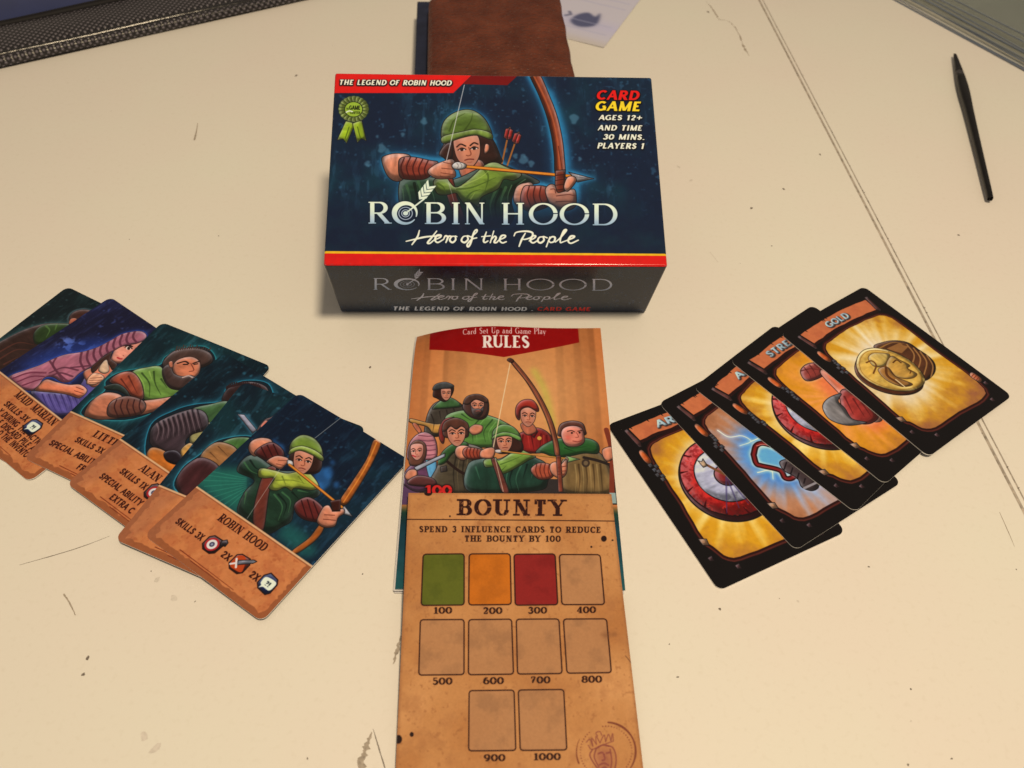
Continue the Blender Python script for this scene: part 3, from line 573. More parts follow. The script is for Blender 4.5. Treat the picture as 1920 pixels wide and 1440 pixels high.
def art_beard(cv):
    rim(cv, [(570, 940), (600, 850), (710, 770), (720, 700), (830, 640), (1070, 600), (1120, 540), (1250, 480), (1400, 480), (1450, 600), (1250, 800), (900, 960)], (52, 140, 140))
    m = cv.shape([(890, 645), (1000, 610), (1090, 608), (1130, 690), (1230, 770), (1130, 830), (980, 830), (940, 740)], (112, 142, 66), 4, r=20)
    folds(cv, m, [[(960, 650), (1010, 720), (1010, 810)], [(1040, 640), (1050, 720), (1090, 800)], [(1090, 690), (1130, 750)]], (38, 54, 24), 12); folds(cv, m, [[(930, 660), (970, 720), (980, 780)], [(1010, 640), (1030, 700)]], (166, 190, 100), 10, .6)
    m = cv.shape([(740, 705), (810, 650), (900, 645), (958, 720), (968, 825), (880, 800), (810, 740)], (146, 72, 50), 4, r=18); folds(cv, m, [[(820, 690), (900, 800)], [(870, 670), (930, 790)]], (70, 26, 22), 10)
    cv.shape([(570, 930), (610, 850), (700, 785), (800, 790), (880, 840), (1020, 830), (1140, 812), (1200, 800), (1180, 850), (1010, 920), (820, 952), (680, 965), (600, 950)], (200, 124, 90), 4, r=26, d=(-.2, -.9))
    cv.shape([(712, 738), (790, 722), (850, 756), (880, 812), (800, 770), (722, 762)], (40, 48, 40), 3, r=8)
    m = cv.shape([(745, 850), (850, 805), (960, 830), (988, 880), (945, 930), (820, 950), (730, 935)], (110, 66, 52), 4, r=20); folds(cv, m, [[(790+k*40, 830), (775+k*42, 880), (800+k*42, 945)] for k in range(5)], (48, 24, 24), 8, .85, 7)
    cv.shape([(1100, 600), (1110, 560), (1170, 505), (1250, 482), (1340, 482), (1425, 520), (1430, 580), (1340, 620), (1200, 640), (1130, 660)], (72, 52, 44), 4, r=20)
    cv.shape([(1165, 620), (1200, 562), (1290, 540), (1350, 575), (1345, 650), (1285, 700), (1210, 700)], (200, 122, 88), 3, r=18)
    cv.shape([(1100, 620), (1150, 590), (1175, 650), (1230, 672), (1290, 665), (1330, 690), (1290, 740), (1230, 765), (1150, 752), (1105, 690)], (66, 48, 42), 3, r=18)
    cv.draw([(1200, 585), (1250, 572), (1275, 585)], 10, (44, 28, 24)); cv.draw([(1305, 585), (1350, 570)], 10, (44, 28, 24)); cv.draw([(1240, 592), (1268, 592)], 9, (30, 20, 20)); cv.draw([(1312, 592), (1335, 588)], 8, (30, 20, 20))
    cv.draw([(1290, 585), (1310, 630), (1280, 640)], 6, (120, 60, 44)); cv.draw([(1235, 680), (1275, 668), (1300, 680)], 9, (196, 166, 150)); cv.shape([(1140, 580), (1165, 570), (1170, 610), (1150, 615)], (190, 114, 84), 2, r=6)
    for k in range(16): cv.draw([(1190+k*15, 500-14*math.sin(k*.2)), (1198+k*15, 470-10*math.sin(k*.3)+6*(k % 3))], 7, (72, 52, 44))

def art_shawl(cv):
    cl = fbm(cv.H, cv.W, 3*cv.s, 77, 3); cv.put(np.clip((cl-.5)*8, 0, 1)*blur(cv.poly([(640, 640), (760, 560), (1000, 640), (1100, 640), (1000, 710), (740, 740)], True), 8), (110, 130, 190), .9)
    cv.put(blur(cv.poly([(200, 900), (700, 640), (1200, 560), (1000, 760)], True), 14), (40, 64, 130), .55)
    sh = [(100, 1012), (300, 925), (450, 872), (600, 802), (740, 752), (930, 722), (1100, 670), (1250, 592), (1380, 522), (1540, 490), (1625, 505), (1650, 560), (1560, 625), (1380, 662), (1280, 715), (1180, 765), (1040, 885), (900, 965), (800, 1055), (700, 1065), (600, 1010), (500, 1020), (400, 1150), (250, 1140)]
    rim(cv, sh, (60, 90, 170), r=4)
    cv.shape([(350, 1170), (520, 1170), (760, 1190), (900, 1100), (980, 1000), (1100, 1150), (1000, 1300), (800, 1420), (600, 1430), (460, 1300)], (92, 80, 130), 4, r=30); m = cv.poly([(350, 1180), (900, 1240), (800, 1420), (600, 1430), (460, 1300)], True)
    folds(cv, m, [[(480+k*70, 1200), (520+k*70, 1300), (580+k*60, 1400)] for k in range(6)], (50, 40, 84), 14); folds(cv, m, [[(510+k*70, 1200), (550+k*70, 1300), (610+k*60, 1400)] for k in range(6)], (140, 126, 170), 9, .5)
    cv.shape([(940, 960), (1080, 880), (1180, 800), (1290, 830), (1300, 920), (1200, 1050), (1040, 1120)], (206, 128, 98), 3, r=18)
    cv.shape([(1250, 800), (1300, 690), (1400, 640), (1600, 600), (1560, 700), (1420, 830), (1320, 855), (1262, 835)], (222, 148, 122), 4, r=24)
    cv.draw([(1415, 655), (1450, 645), (1490, 665)], 16, (40, 22, 22)); cv.fill(ell(1448, 682, 26, 20), (236, 226, 214)); cv.fill(ell(1450, 684, 17, 18), (44, 26, 20)); cv.draw([(1410, 672), (1448, 655), (1490, 690)], 10, (30, 18, 18))
    cv.draw([(1325, 788), (1350, 800), (1372, 802)], 18, (176, 56, 60)); cv.draw([(1385, 760), (1398, 772)], 6, (150, 80, 66))
    cv.shape([(1030, 900), (1090, 830), (1180, 770), (1265, 715), (1248, 800), (1320, 862), (1270, 930), (1220, 860), (1150, 850), (1090, 930), (1040, 960)], (70, 44, 36), 3, r=14)
    cv.shape([(1110, 930), (1150, 850), (1200, 810), (1220, 860), (1230, 940), (1170, 970)], (230, 190, 150), 3, r=14)
    m = cv.shape(sh, (172, 106, 116), 5, r=26, d=(-.3, -.9))
    folds(cv, m, [[(1530-k*76, 470+k*32), (1500-k*74, 560+k*34), (1560-k*76, 640+k*36)] for k in range(9)], (96, 50, 62), 24, .9, 20)
    folds(cv, m, [[(640, 780), (600, 880), (700, 1000), (780, 1060)], [(560, 820), (640, 940), (720, 1060)], [(880, 930), (720, 900), (560, 960)], [(820, 1000), (680, 960), (540, 1010)], [(1000, 880), (800, 900)]], (96, 50, 62), 22, .85, 18)
    folds(cv, m, [[(150, 1020), (330, 960), (520, 960)], [(200, 1060), (360, 1000), (500, 1000)], [(260, 1100), (400, 1050), (470, 1030)]], (110, 50, 66), 20, .9, 16); folds(cv, m, [[(170, 1000), (340, 935), (540, 930)]], (220, 160, 160), 14, .6)
    cv.shape([(400, 1160), (440, 1100), (520, 1032), (640, 1062), (780, 1092), (900, 1090), (978, 1140), (970, 1190), (900, 1242), (845, 1232), (740, 1200), (600, 1180)], (220, 130, 92), 5, r=28, d=(-.2, -.9))
    for l in ([(860, 1120), (940, 1150)], [(840, 1160), (940, 1190)], [(820, 1190), (900, 1230)]): cv.draw(l, 7, (110, 50, 40))
    cv.shape([(975, 1060), (1000, 1010), (1060, 962), (1150, 980), (1172, 1030), (1080, 1090), (990, 1090)], (232, 170, 130), 4, r=14)
    for l in ([(1020, 1020), (1150, 1010)], [(1010, 1045), (1150, 1040)], [(1005, 1068), (1120, 1066)]): cv.draw(l, 6, (110, 60, 46))

def art_back(cv):
    b = [(-200, 720), (0, 608), (250, 482), (500, 406), (770, 400), (1000, 420), (900, 800), (300, 1100), (-200, 1100)]; rim(cv, b, (70, 100, 96), r=4)
    m = cv.shape(b, (54, 36, 30), 4, r=30); folds(cv, m, [[(0, 720), (200, 620), (380, 640)], [(0, 800), (180, 700), (330, 700)], [(50, 860), (200, 780)]], (96, 54, 42), 22)
    m = cv.shape([(380, 520), (500, 415), (770, 405), (900, 440), (650, 560), (420, 640)], (44, 60, 30), 3, r=24); folds(cv, m, [[(520, 430), (560, 480), (520, 560)], [(640, 420), (620, 480)]], (96, 126, 66), 18)
    cv.put(np.clip(blur(cv.poly(ell(940, 350, 175, 115, 30), True), 3)*1.5, 0, 1), (110, 130, 130), .6); cv.shape(ell(945, 355, 170, 110, 24), (66, 38, 30), 4, r=26); cv.shape([(775, 400), (800, 350), (860, 345), (870, 390), (800, 420)], (190, 110, 80), 3, r=10)

def card_archer(): return person_card('L6', 11, (14, 26, 40), (18, 44, 52), (44, 78, 96), (Z3, art_archer), ('ROBIN HOOD', 18.5, 43.5), [('SKILLS 3X', 5.6, 20.2, 78.2), ('2X', 31.2, 35.5, 78.5), ('2X', 46.2, 50.4, 78.4)], [('target', 25.2, 76.6), ('sword', 40, 76.4), ('talk', 54.5, 76.4)])
def card_knife(): return person_card('L5', 12, (14, 28, 36), (20, 52, 54), (54, 96, 106), (Z3, art_knife), None, [], [])
def card_lute(): return person_card('L4', 13, (12, 26, 34), (22, 54, 58), (50, 96, 108), (Z3, art_lute), ('ALAN A', 18.8, 34.5), [('SKILLS 1X', 13.3, 28.6, 73.2), ('SPECIAL ABILITY', 8.4, 33, 79.6), ('EXTRA C', 20, 33, 84)], [('target', 33, 71.6)])
def card_beard(): return person_card('L3', 14, (12, 30, 36), (24, 58, 58), (60, 104, 108), (Z2, art_beard), ('LITTL', 18, 30.5), [('SKILLS 3X', 13, 28, 73.2), ('SPECIAL ABILIT', 4.4, 28.4, 79.2), ('FR', 23.6, 27.4, 83.6)], [('sword', 33, 72)])
def card_shawl(): return person_card('L2', 15, (24, 24, 44), (34, 36, 66), (66, 76, 120), (Z7, art_shawl), ('MAID MARIAN', 18.2, 46, 65.8), [('SKILLS 3X', 19, 35, 71.6), ('Y DURING THE ACTIO', 20.5, 50.7, 75.8), ('E DISCARD PILE A', 26, 50.6, 79.4), ('O THE INVENTO', 31, 51.5, 82.8)], [('talk', 40, 71)])
def card_back(): return person_card('L1', 16, (16, 28, 30), (24, 44, 42), (60, 84, 80), (Z7, art_back), None, [], [])

# ---------------------------------------------------------------- skill cards
def burst(cv, c, inner, outer, mauve, seed, r1=30):
    X, Y = np.meshgrid((np.arange(cv.W)+.5)/cv.s-c[0], (np.arange(cv.H)+.5)/cv.s-c[1]); R = np.hypot(X, Y); A = np.arctan2(Y, X)
    rs = np.random.RandomState(seed); g = blur(np.tile(rs.rand(1, 720), (3, 3)), 5)[1, 720:1440]; g = (g-g.min())/(g.max()-g.min())
    ray = g[((A+math.pi)/math.tau*719).astype(int)]; n = fbm(cv.H, cv.W, 7*cv.s, seed)
    k = np.clip(R/r1*.95+(.5-ray)*1.*np.clip(R/12, 0, 1)+(n-.5)*.5, 0, 1)[..., None]; e = np.clip((R-r1*.9)/15+(n-.5)*1.3+(.5-ray)*.3, 0, 1)[..., None]
    col = np.array(inner)*(1-k)+np.array(outer)*k; col = col*(1-e)+np.array(mauve)*e
    return col/255

def skill_card(key, seed, word, fr, art, cols):
    cv = Canvas(CW, CH, 6, (20, 16, 15)); rs = np.random.RandomState(seed)
    pan = [(11.5, 18), (20, 16), (33, 15.6), (46, 16.6), (54.5, 18.6), (58, 26), (57.6, 50), (57.8, 74), (52.5, 82.3), (33, 81.6), (13.6, 80.2), (8.2, 72), (6.8, 66), (8, 45), (8.6, 26)]
    ring = crom(pan, True, 5)
    m = cv.poly(ring); cv.put(m, burst(cv, *cols, seed)); cv.frame(HM[key], *fr); keep = cv.px.copy(); art(cv); cv.px = keep*(1-m[..., None])+cv.px*m[..., None]; cv.mm()
    rr = ring+rs.randn(*ring.shape)*.12; rr = np.vstack([rr, rr[:1]])
    cv.draw(rr, 1.9, (44, 18, 16), False); cv.draw(rr+np.array((-.3, .35)), .7, (98, 46, 36), False, .75)
    for x, y in ((5.2, 76), (13.4, 83.4), (53.6, 85), (60, 77)): cv.shape([(x-1.2, y-1), (x+1, y-1.2), (x+.6, y+1.2), (x-1, y+.6)], (74, 38, 36), .3, False, .6)
    cv.shape([(5.4, 66), (8.6, 67.6), (8, 70.6), (5.6, 69.4)], (196, 140, 96), .3, False, 1); cv.shape([(57.2, 70), (60.2, 69), (60.6, 74), (57.8, 75)], (206, 120, 78), .3, True, 1)
    for k in range(3): cv.draw([(57.6, 70.6+k*1.3), (60.2, 70.2+k*1.3)], .4, (120, 54, 36))
    # torn title band with posts
    t = np.linspace(0, 1, 15); arc = lambda u: -1.4*math.sin(math.pi*u)
    top = [(8+48*u, 5.9+1.2*u+arc(u)+rs.randn()*.18) for u in t]; bot = [(9.4+45.6*u, 13.6+1.4*u+arc(u)+rs.randn()*.22) for u in t][::-1]
    cv.fill([(p[0]+.5, p[1]+1) for p in top]+[(p[0], p[1]+1.6) for p in bot], (40, 18, 16)); cv.fill(top+bot, (196, 114, 72))
    cv.put(cv.poly(top+bot)*np.clip((fbm(cv.H, cv.W, 5*cv.s, seed+1)-.5)*4, 0, 1), (178, 98, 64), .5)
    for k in range(6): u = rs.rand(); cv.draw([(8+48*u, 5.9+1.2*u+arc(u)-.2), (8.4+48*u, 7+1.2*u+arc(u))], [.7, .1], (20, 16, 15))
    for x, s in ((6.6, 1), (57.6, -1)): cv.shape([(x-1.2*s, 6), (x+.6*s, 5.6), (x+2.6*s, 14.6), (x+1.6*s, 17), (x+.4*s, 16.6)], (92, 48, 40), .4, False, 1)
    cv.shape([(5.4, 19), (7.6, 18.6), (8.4, 25), (6.6, 26.6), (5.2, 24)], (204, 92, 36), .4, True, 1.2)
    for k in range(7): x, y = 6.4+rs.rand()*2.4, 27+k*1.4; cv.shape([(x-1, y-.9), (x+.8, y-1), (x+1, y+.8), (x-.7, y+1)], ((70, 58, 54), (44, 36, 36), (58, 60, 66))[k % 3], .25, False, .8)
    w = {'GOLD': 15, 'ARC': 14, 'STREN': 20, '': 1}[word]; x0 = {'GOLD': 24, 'ARC': 20.5, 'STREN': 17.6, '': 0}[word]
    if word:
        m = text(cv, word, (x0, 10.9), (x0+w, 11.6), 4.1, dict(FAT, tr=.1)); cv.put(np.clip(blur(np.roll(np.roll(m, 3, 0), 1, 1), 2)*3, 0, 1), (46, 40, 40), .9); cv.put(m, (168, 188, 186)); cv.round_(m, 2, .5, .5)
    cv.grain(.1, 1.5, seed+3)
    return cv

def art_target(c, ks=1.13):
    def f(cv):
        x, y = c; cv.M = np.array([[ks, 0, x-ks*x], [0, ks, y-ks*y], [0, 0, 1.]])
        cv.put(blur(cv.poly(ell(x, y, 20, 20)), 10), (236, 214, 170), .6)
        cv.shape(ell(x-.6, y+1.6, 18.4, 18.6, 60), (72, 16, 18), .6, True, 4); cv.shape(ell(x, y, 17.8, 17.8, 60), (190, 32, 26), .6, True, 5); n = fbm(cv.H, cv.W, 2*cv.s, 3)
        cv.put(cv.poly(ell(x, y, 17.8, 17.8))*np.clip((n-.5)*6, 0, 1), (120, 18, 20), .6); cv.put(cv.poly(ell(x, y, 17.8, 17.8))*np.clip((.4-n)*8, 0, 1), (206, 56, 44), .6)
        for k in range(13): a = k*.49+.2; cv.draw([(x+17.4*math.cos(a), y+17.4*math.sin(a)), (x+14.6*math.cos(a+.06), y+14.6*math.sin(a+.06))], [.9, .15], (60, 10, 14))
        m = cv.shape(ell(x+.2, y-.4, 12.2, 12.2, 50), (190, 186, 198), .5, True, 4); cv.put(m*np.clip((fbm(cv.H, cv.W, 4*cv.s, 6)-.5)*5, 0, 1), (214, 210, 216), .5)
        cv.shape(ell(x, y, 4.6, 4.6, 30), (140, 36, 34), .5, True, 2)
        for a in (.2, .9, 1.4): cv.draw([(x, y), (x-3+9*math.sin(a-1), y+14)], [.9, .4], (70, 60, 96), a=.6)
        for a in (-2.1, -1.5): 
            e = (x+10*math.cos(a), y+10*math.sin(a)); cv.draw([(x, y), e], 1.1, (120, 76, 46)); cv.shape([(e[0]-1, e[1]+2), (e[0]-1.2, e[1]-1.6), (e[0], e[1]-.6), (e[0]+1.2, e[1]-1.6), (e[0]+1, e[1]+2)], (206, 170, 130), .25, False, .6)
    return f
def art_bolt(cv):
    cv.put(blur(cv.poly(ell(800, 800, 190, 130, 24, .6), True), 26), (70, 130, 190), 1.); cv.put(blur(cv.poly(ell(770, 800, 100, 80, 24), True), 16), (110, 170, 220), .9)
    for l in ([(540, 690), (590, 720), (650, 715), (690, 740), (640, 760)], [(690, 740), (740, 725), (800, 740)], [(720, 880), (780, 870), (790, 910)]): cv.put(blur(cv.line(l, 12, True), 4), (190, 215, 240), .7); cv.draw(l, 4, (240, 244, 250), w1=2)
    hx = [(702, 800), (716, 758), (760, 752), (880, 800), (900, 850), (880, 900), (845, 905), (820, 870), (740, 850), (715, 840)]
    cv.put(blur(cv.line(hx+hx[:1], 34), 4), (236, 240, 250), .8); cv.draw(hx+hx[:1], 26, (48, 16, 16)); cv.draw(hx+hx[:1], 11, (124, 34, 32)); cv.draw([(716, 760), (760, 756), (880, 804)], 4, (206, 120, 104))
    h = [(820, 832), (870, 826), (960, 890), (995, 940), (965, 962), (918, 945), (898, 905), (840, 872)]; cv.put(blur(cv.poly(h, True), 5), (236, 236, 240), .7); cv.shape(h, (66, 52, 50), 4, r=14)
    for k in range(4): cv.draw([(850+k*28, 835+k*24), (838+k*30, 868+k*20)], 6, (30, 22, 24))
    cv.draw([(985, 925), (930, 950)], 10, (150, 140, 136))
def art_arm(cv):
    cv.put(blur(cv.poly([(980, 400), (1120, 420), (1300, 600), (1260, 700), (1120, 600), (1000, 500)], True), 16), (226, 120, 76), .9)
    q = [(912, 425), (945, 392), (1000, 392), (1030, 430), (985, 462), (935, 468)]; cv.put(blur(cv.poly(q, True), 5), (240, 220, 200), .8); m = cv.shape(q, (140, 62, 52), 3, r=14); folds(cv, m, [[(930, 410), (952, 440), (960, 462)], [(955, 398), (975, 430), (985, 455)], [(975, 395), (1000, 420), (1005, 445)], [(912, 425), (960, 415), (1020, 425)]], (80, 28, 26), 6); folds(cv, m, [[(935, 405), (945, 400)], [(960, 397), (972, 397)]], (220, 150, 120), 8)
    m = cv.shape([(1000, 430), (1060, 420), (1200, 520), (1280, 640), (1200, 640), (1080, 520)], (214, 110, 72), 3, r=24)
    q = [(1088, 528), (1115, 506), (1180, 545), (1260, 620), (1240, 655), (1195, 664), (1140, 645), (1100, 590)]; cv.put(blur(cv.poly(q, True), 6), (244, 224, 206), .7); m = cv.shape(q, (150, 54, 46), 3, r=16); folds(cv, m, [[(1110, 540), (1150, 620)], [(1150, 550), (1200, 630)], [(1190, 570), (1230, 630)]], (84, 24, 24), 9)
    cv.shape([(1012, 580), (1040, 545), (1095, 526), (1082, 560), (1112, 592), (1145, 640), (1210, 656), (1130, 670), (1060, 652), (1025, 622)], (134, 126, 118), 3, r=14)
def art_coin(cv):
    for c, r in (((1150, 700), 170), ((1650, 1180), 220), ((1300, 1000), 420)): cv.put(blur(cv.poly(ell(c[0], c[1], r, r*.8), True), 22), (234, 216, 186), .6)
    b = [(1190, 690), (1290, 618), (1440, 596), (1580, 620), (1700, 700), (1810, 775), (1875, 860), (1868, 960), (1780, 1045), (1700, 1030), (1500, 900)]; m = cv.shape(b, (84, 50, 30), 6, r=26)
    folds(cv, m, [[(1560+k*75, 640+k*40), (1640+k*70, 760+k*40), (1600+k*75, 900+k*40)] for k in range(4)], (176, 128, 74), 16, .8, 12); folds(cv, m, [[(1240, 690), (1400, 620), (1560, 640)]], (190, 140, 70), 14); cv.put(cv.poly([(1330, 690), (1480, 620), (1520, 650), (1580, 660), (1500, 740), (1420, 720)])*m, (150, 104, 58), .9)
    c0 = [(985, 870), (1008, 775), (1080, 705), (1200, 684), (1350, 708), (1520, 778), (1660, 880), (1748, 1000), (1742, 1095), (1640, 1158), (1480, 1172), (1300, 1138), (1130, 1062), (1022, 968)]
    cv.shape([(x-16, y+44) for x, y in c0], (80, 42, 24), 6, r=20); m = cv.shape(c0, (206, 164, 78), 6, r=30)
    cv.put(m*np.clip((fbm(cv.H, cv.W, 3*cv.s, 4)-.5)*4, 0, 1), (228, 196, 112), .6)
    cv.draw([(1000, 860), (1020, 780), (1085, 718), (1200, 698), (1340, 720)], [6, 16, 18, 8], (252, 236, 176), a=.9); cv.put(blur(cv.poly(ell(1480, 1090, 150, 40, 20, .35), True), 5), (250, 226, 150), .7)
    cen = np.mean(c0, 0); cv.draw([(cen[0]+(x-cen[0])*.9, cen[1]+(y-cen[1])*.9) for x, y in c0+c0[:1]], 7, (150, 104, 40), a=.8)
    cv.shape([(1120, 800), (1170, 745), (1280, 742), (1365, 762), (1330, 870), (1240, 900), (1170, 880)], (214, 178, 96), 7, r=22, ink=(96, 58, 22)); cv.shape([(1320, 880), (1380, 775), (1470, 815), (1560, 858), (1592, 885), (1568, 915), (1668, 972), (1630, 1020), (1540, 1032), (1440, 1010), (1370, 960)], (196, 150, 72), 7, r=24, ink=(92, 54, 20))
    cv.shape([(1230, 930), (1340, 900), (1440, 1010), (1620, 1090), (1500, 1120), (1330, 1050)], (150, 104, 52), 6, r=20, ink=(80, 44, 18))
    cv.draw([(1400, 850), (1440, 820), (1490, 850)], 14, (84, 48, 20)); cv.draw([(1570, 920), (1600, 940), (1590, 970)], 10, (90, 52, 22)); cv.draw([(1100, 850), (1160, 830), (1210, 880), (1180, 970)], 16, (108, 66, 28)); cv.draw([(1320, 900), (1340, 1000), (1480, 1090)], 26, (92, 54, 26)); cv.draw([(1430, 1040), (1530, 1120)], 12, (226, 200, 150))

GOLDEN = ((250, 232, 186), (208, 152, 44), (156, 100, 62))
def card_target(): return skill_card('R1', 41, 'ARC', Z4, art_target((34, 45)), ((33, 48),)+((250, 224, 140), (212, 154, 40), (160, 102, 60)))
def card_bolt(): return skill_card('R2', 42, '', Z4, art_bolt, ((26, 52),)+((170, 184, 204), (186, 130, 92), (150, 96, 62)))
def card_target_two(): return skill_card('R3', 43, 'ARC', Z4, art_target((34.5, 45.5), 1.16), ((33, 48),)+((250, 224, 140), (212, 154, 40), (160, 102, 60)))
def card_arm(): return skill_card('R4', 44, 'STREN', Z4, art_arm, ((24, 46),)+((240, 160, 92), (210, 142, 40), (158, 100, 60)))
def card_coin(): return skill_card('R5', 45, 'GOLD', Z8, art_coin, ((30, 44),)+GOLDEN)

# ---------------------------------------------------------------- rules booklet cover and bounty sheet
def rules_cover():
    cv = Canvas(88.9, 134.1, 6, (190, 126, 74)); cv.frame(HM['rules'], *Z5)
    X = np.linspace(0, 1, cv.W)[None]; Yv = np.linspace(0, 1, cv.H)[:, None]
    rs = np.random.RandomState(3); st = np.zeros((1, cv.W)); x = 0
    while x < cv.W:
        w = int(rs.uniform(10, 42)); st[0, x:x+w] = rs.uniform(-1, 1); x += w
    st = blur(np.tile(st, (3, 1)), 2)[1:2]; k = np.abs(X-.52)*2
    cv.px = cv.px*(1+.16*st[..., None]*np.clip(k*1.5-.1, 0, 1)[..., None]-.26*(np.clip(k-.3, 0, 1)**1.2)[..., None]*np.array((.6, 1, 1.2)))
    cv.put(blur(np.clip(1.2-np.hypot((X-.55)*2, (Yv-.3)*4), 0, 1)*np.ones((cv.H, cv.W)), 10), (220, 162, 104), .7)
    cv.fill([(330, 0), (1392, 0), (1405, 158), (862, 268), (325, 194)], (140, 22, 20))
    cv.put(text(cv, 'Card Set Up and Game Play', (568, 98), (1166, 96), 44, dict(SERIF, T=.14, tr=.07)), (238, 206, 190)); cv.put(text(cv, 'RULES', (712, 200), (1046, 198), 88, dict(TIMESB, T=.24, tr=.1, sl=.08)), (240, 222, 208))
    cv.put(blur(cv.line([(1080, 360), (1160, 520), (1215, 760)], 40, True), 8), (170, 190, 70), .5)
    GR = (84, 120, 56)
    cv.fill([(90, 1130), (400, 1120), (1400, 1150), (1720, 1100), (1740, 1330), (90, 1330)], (52, 44, 40)); cv.fill([(90, 1090), (260, 1140), (250, 1330), (90, 1330)], (90, 62, 84)); cv.fill([(1600, 1050), (1740, 1050), (1740, 1330), (1620, 1330)], (30, 26, 24))
    # lute player
    cv.shape([(300, 730), (330, 640), (380, 590), (470, 570), (560, 610), (580, 680), (480, 720), (420, 830), (300, 830)], (64, 56, 46), 4, r=20); cv.shape([(345, 640), (400, 585), (480, 560), (560, 620), (470, 636), (410, 640)], (62, 92, 52), 4, r=12)
    cv.shape([(352, 545), (370, 480), (440, 455), (500, 480), (490, 540), (440, 590), (380, 565)], HAIR, 3, r=10); face(cv, (446, 532), 92); cv.shape([(352, 505), (370, 462), (440, 446), (500, 470), (490, 492), (420, 496)], (66, 66, 62), 3, r=10)
    cv.shape([(180, 722), (200, 710), (300, 736), (380, 750), (430, 745), (410, 810), (350, 815), (310, 770), (200, 742)], (188, 138, 70), 4, r=10); cv.shape([(205, 750), (235, 745), (270, 800), (250, 815)], SKIN2, 3, r=6)
    folds(cv, cv.poly([(300, 730), (330, 640), (470, 570), (580, 680), (420, 830), (300, 830)], True), [[(340, 680), (360, 740), (350, 810)], [(400, 660), (410, 720)], [(500, 640), (520, 690)], [(450, 650), (460, 700)]], (34, 28, 24), 10)
    # bearded man
    m = cv.shape([(440, 700), (540, 655), (640, 660), (760, 690), (860, 730), (930, 790), (860, 900), (700, 920), (560, 900), (470, 800)], GR, 4, r=26); folds(cv, m, [[(700, 700), (640, 780), (640, 880)], [(780, 720), (720, 800), (730, 880)], [(560, 680), (620, 720), (650, 720)], [(840, 750), (800, 820), (820, 880)], [(500, 700), (530, 780)]], (36, 58, 28), 12); folds(cv, m, [[(725, 710), (670, 790), (670, 880)], [(805, 735), (755, 810), (765, 880)], [(480, 720), (505, 790)]], (140, 176, 100), 8, .5)
    cv.shape([(568, 640), (580, 580), (640, 540), (710, 545), (752, 590), (748, 680), (700, 720), (620, 700)], (70, 46, 38), 4, r=16); face(cv, (672, 622), 120, beard=(66, 46, 40)); cv.shape([(570, 600), (600, 550), (680, 535), (745, 570), (740, 600), (660, 575), (610, 610)], (74, 50, 40), 3, r=8)
    cv.shape([(610, 790), (650, 755), (710, 765), (700, 810), (640, 830)], SKIN, 3, r=10)
    # person in a red hood
    m = cv.shape([(960, 930), (950, 840), (1010, 800), (1110, 775), (1200, 830), (1210, 930), (1090, 960)], (132, 36, 32), 4, r=18); folds(cv, m, [[(1060, 830), (1080, 940)], [(1130, 820), (1120, 940)], [(1000, 830), (990, 920)], [(1170, 830), (1180, 920)]], (70, 12, 16), 12); folds(cv, m, [[(1035, 830), (1050, 930)], [(1150, 830), (1150, 930)]], (190, 70, 56), 8, .6); cv.fill(ell(1118, 850, 16, 14), (196, 150, 70)); cv.shape([(1040, 800), (1080, 850), (1110, 800), (1090, 790)], (110, 24, 24), 3, False, 8)
    cv.shape([(985, 745), (1060, 740), (1100, 800), (1040, 830), (1000, 800)], SKIN2, 3, r=8); face(cv, (1036, 695), 140, tilt=.05); cv.shape([(948, 690), (952, 620), (1000, 575), (1070, 575), (1112, 630), (1105, 660), (1040, 628), (985, 650), (975, 720)], (150, 48, 36), 4, r=14)
    # round-faced man in green with brown robe
    m = cv.shape([(1290, 1240), (1270, 1060), (1330, 960), (1500, 930), (1590, 1000), (1640, 1120), (1640, 1250)], (122, 96, 58), 4, r=30); folds(cv, m, [[(1400+k*52, 1040), (1410+k*52, 1140), (1400+k*58, 1245)] for k in range(4)], (64, 46, 26), 14); folds(cv, m, [[(1375+k*52, 1040), (1385+k*52, 1140), (1375+k*58, 1245)] for k in range(4)], (176, 148, 96), 10, .5)
    m = cv.shape([(1090, 950), (1160, 890), (1270, 850), (1460, 850), (1540, 890), (1540, 960), (1440, 960), (1340, 980), (1240, 990), (1150, 960)], (44, 86, 40), 4, r=22); folds(cv, m, [[(1290, 880), (1340, 920), (1460, 910)], [(1300, 920), (1380, 950)]], (20, 44, 22), 10)
    cv.shape([(1252, 800), (1275, 745), (1350, 724), (1425, 740), (1450, 790), (1440, 830), (1270, 840)], (84, 46, 34), 4, r=14); cv.shape([(1275, 830), (1290, 780), (1350, 760), (1420, 775), (1440, 830), (1440, 880), (1390, 910), (1310, 900)], (214, 130, 104), 4, r=20)
    cv.draw([(1320, 800), (1350, 795), (1370, 804)], 7, (60, 30, 24)); cv.draw([(1395, 800), (1425, 794)], 7, (60, 30, 24)); cv.fill(ell(1352, 812, 8, 7), (40, 24, 22)); cv.fill(ell(1408, 810, 8, 7), (40, 24, 22)); cv.draw([(1385, 810), (1400, 840), (1380, 846)], 5, (140, 70, 54)); cv.draw([(1360, 870), (1395, 876), (1420, 866)], 6, (130, 54, 46)); cv.put(blur(cv.poly(ell(1325, 845, 20, 14)), 4), (206, 84, 70), .6)
    cv.draw([(1440, 990), (1530, 1010), (1620, 1040)], 22, (40, 30, 26)); cv.fill(ell(1452, 1030, 30, 30), (60, 46, 36)); cv.fill(ell(1452, 1030, 16, 16), (110, 90, 64))
    cv.draw([(1600, 790), (1640, 960), (1640, 1240)], 34, (120, 54, 36)); cv.shape([(1575, 930), (1640, 915), (1660, 980), (1610, 1020), (1575, 980)], SKIN, 4, r=10)
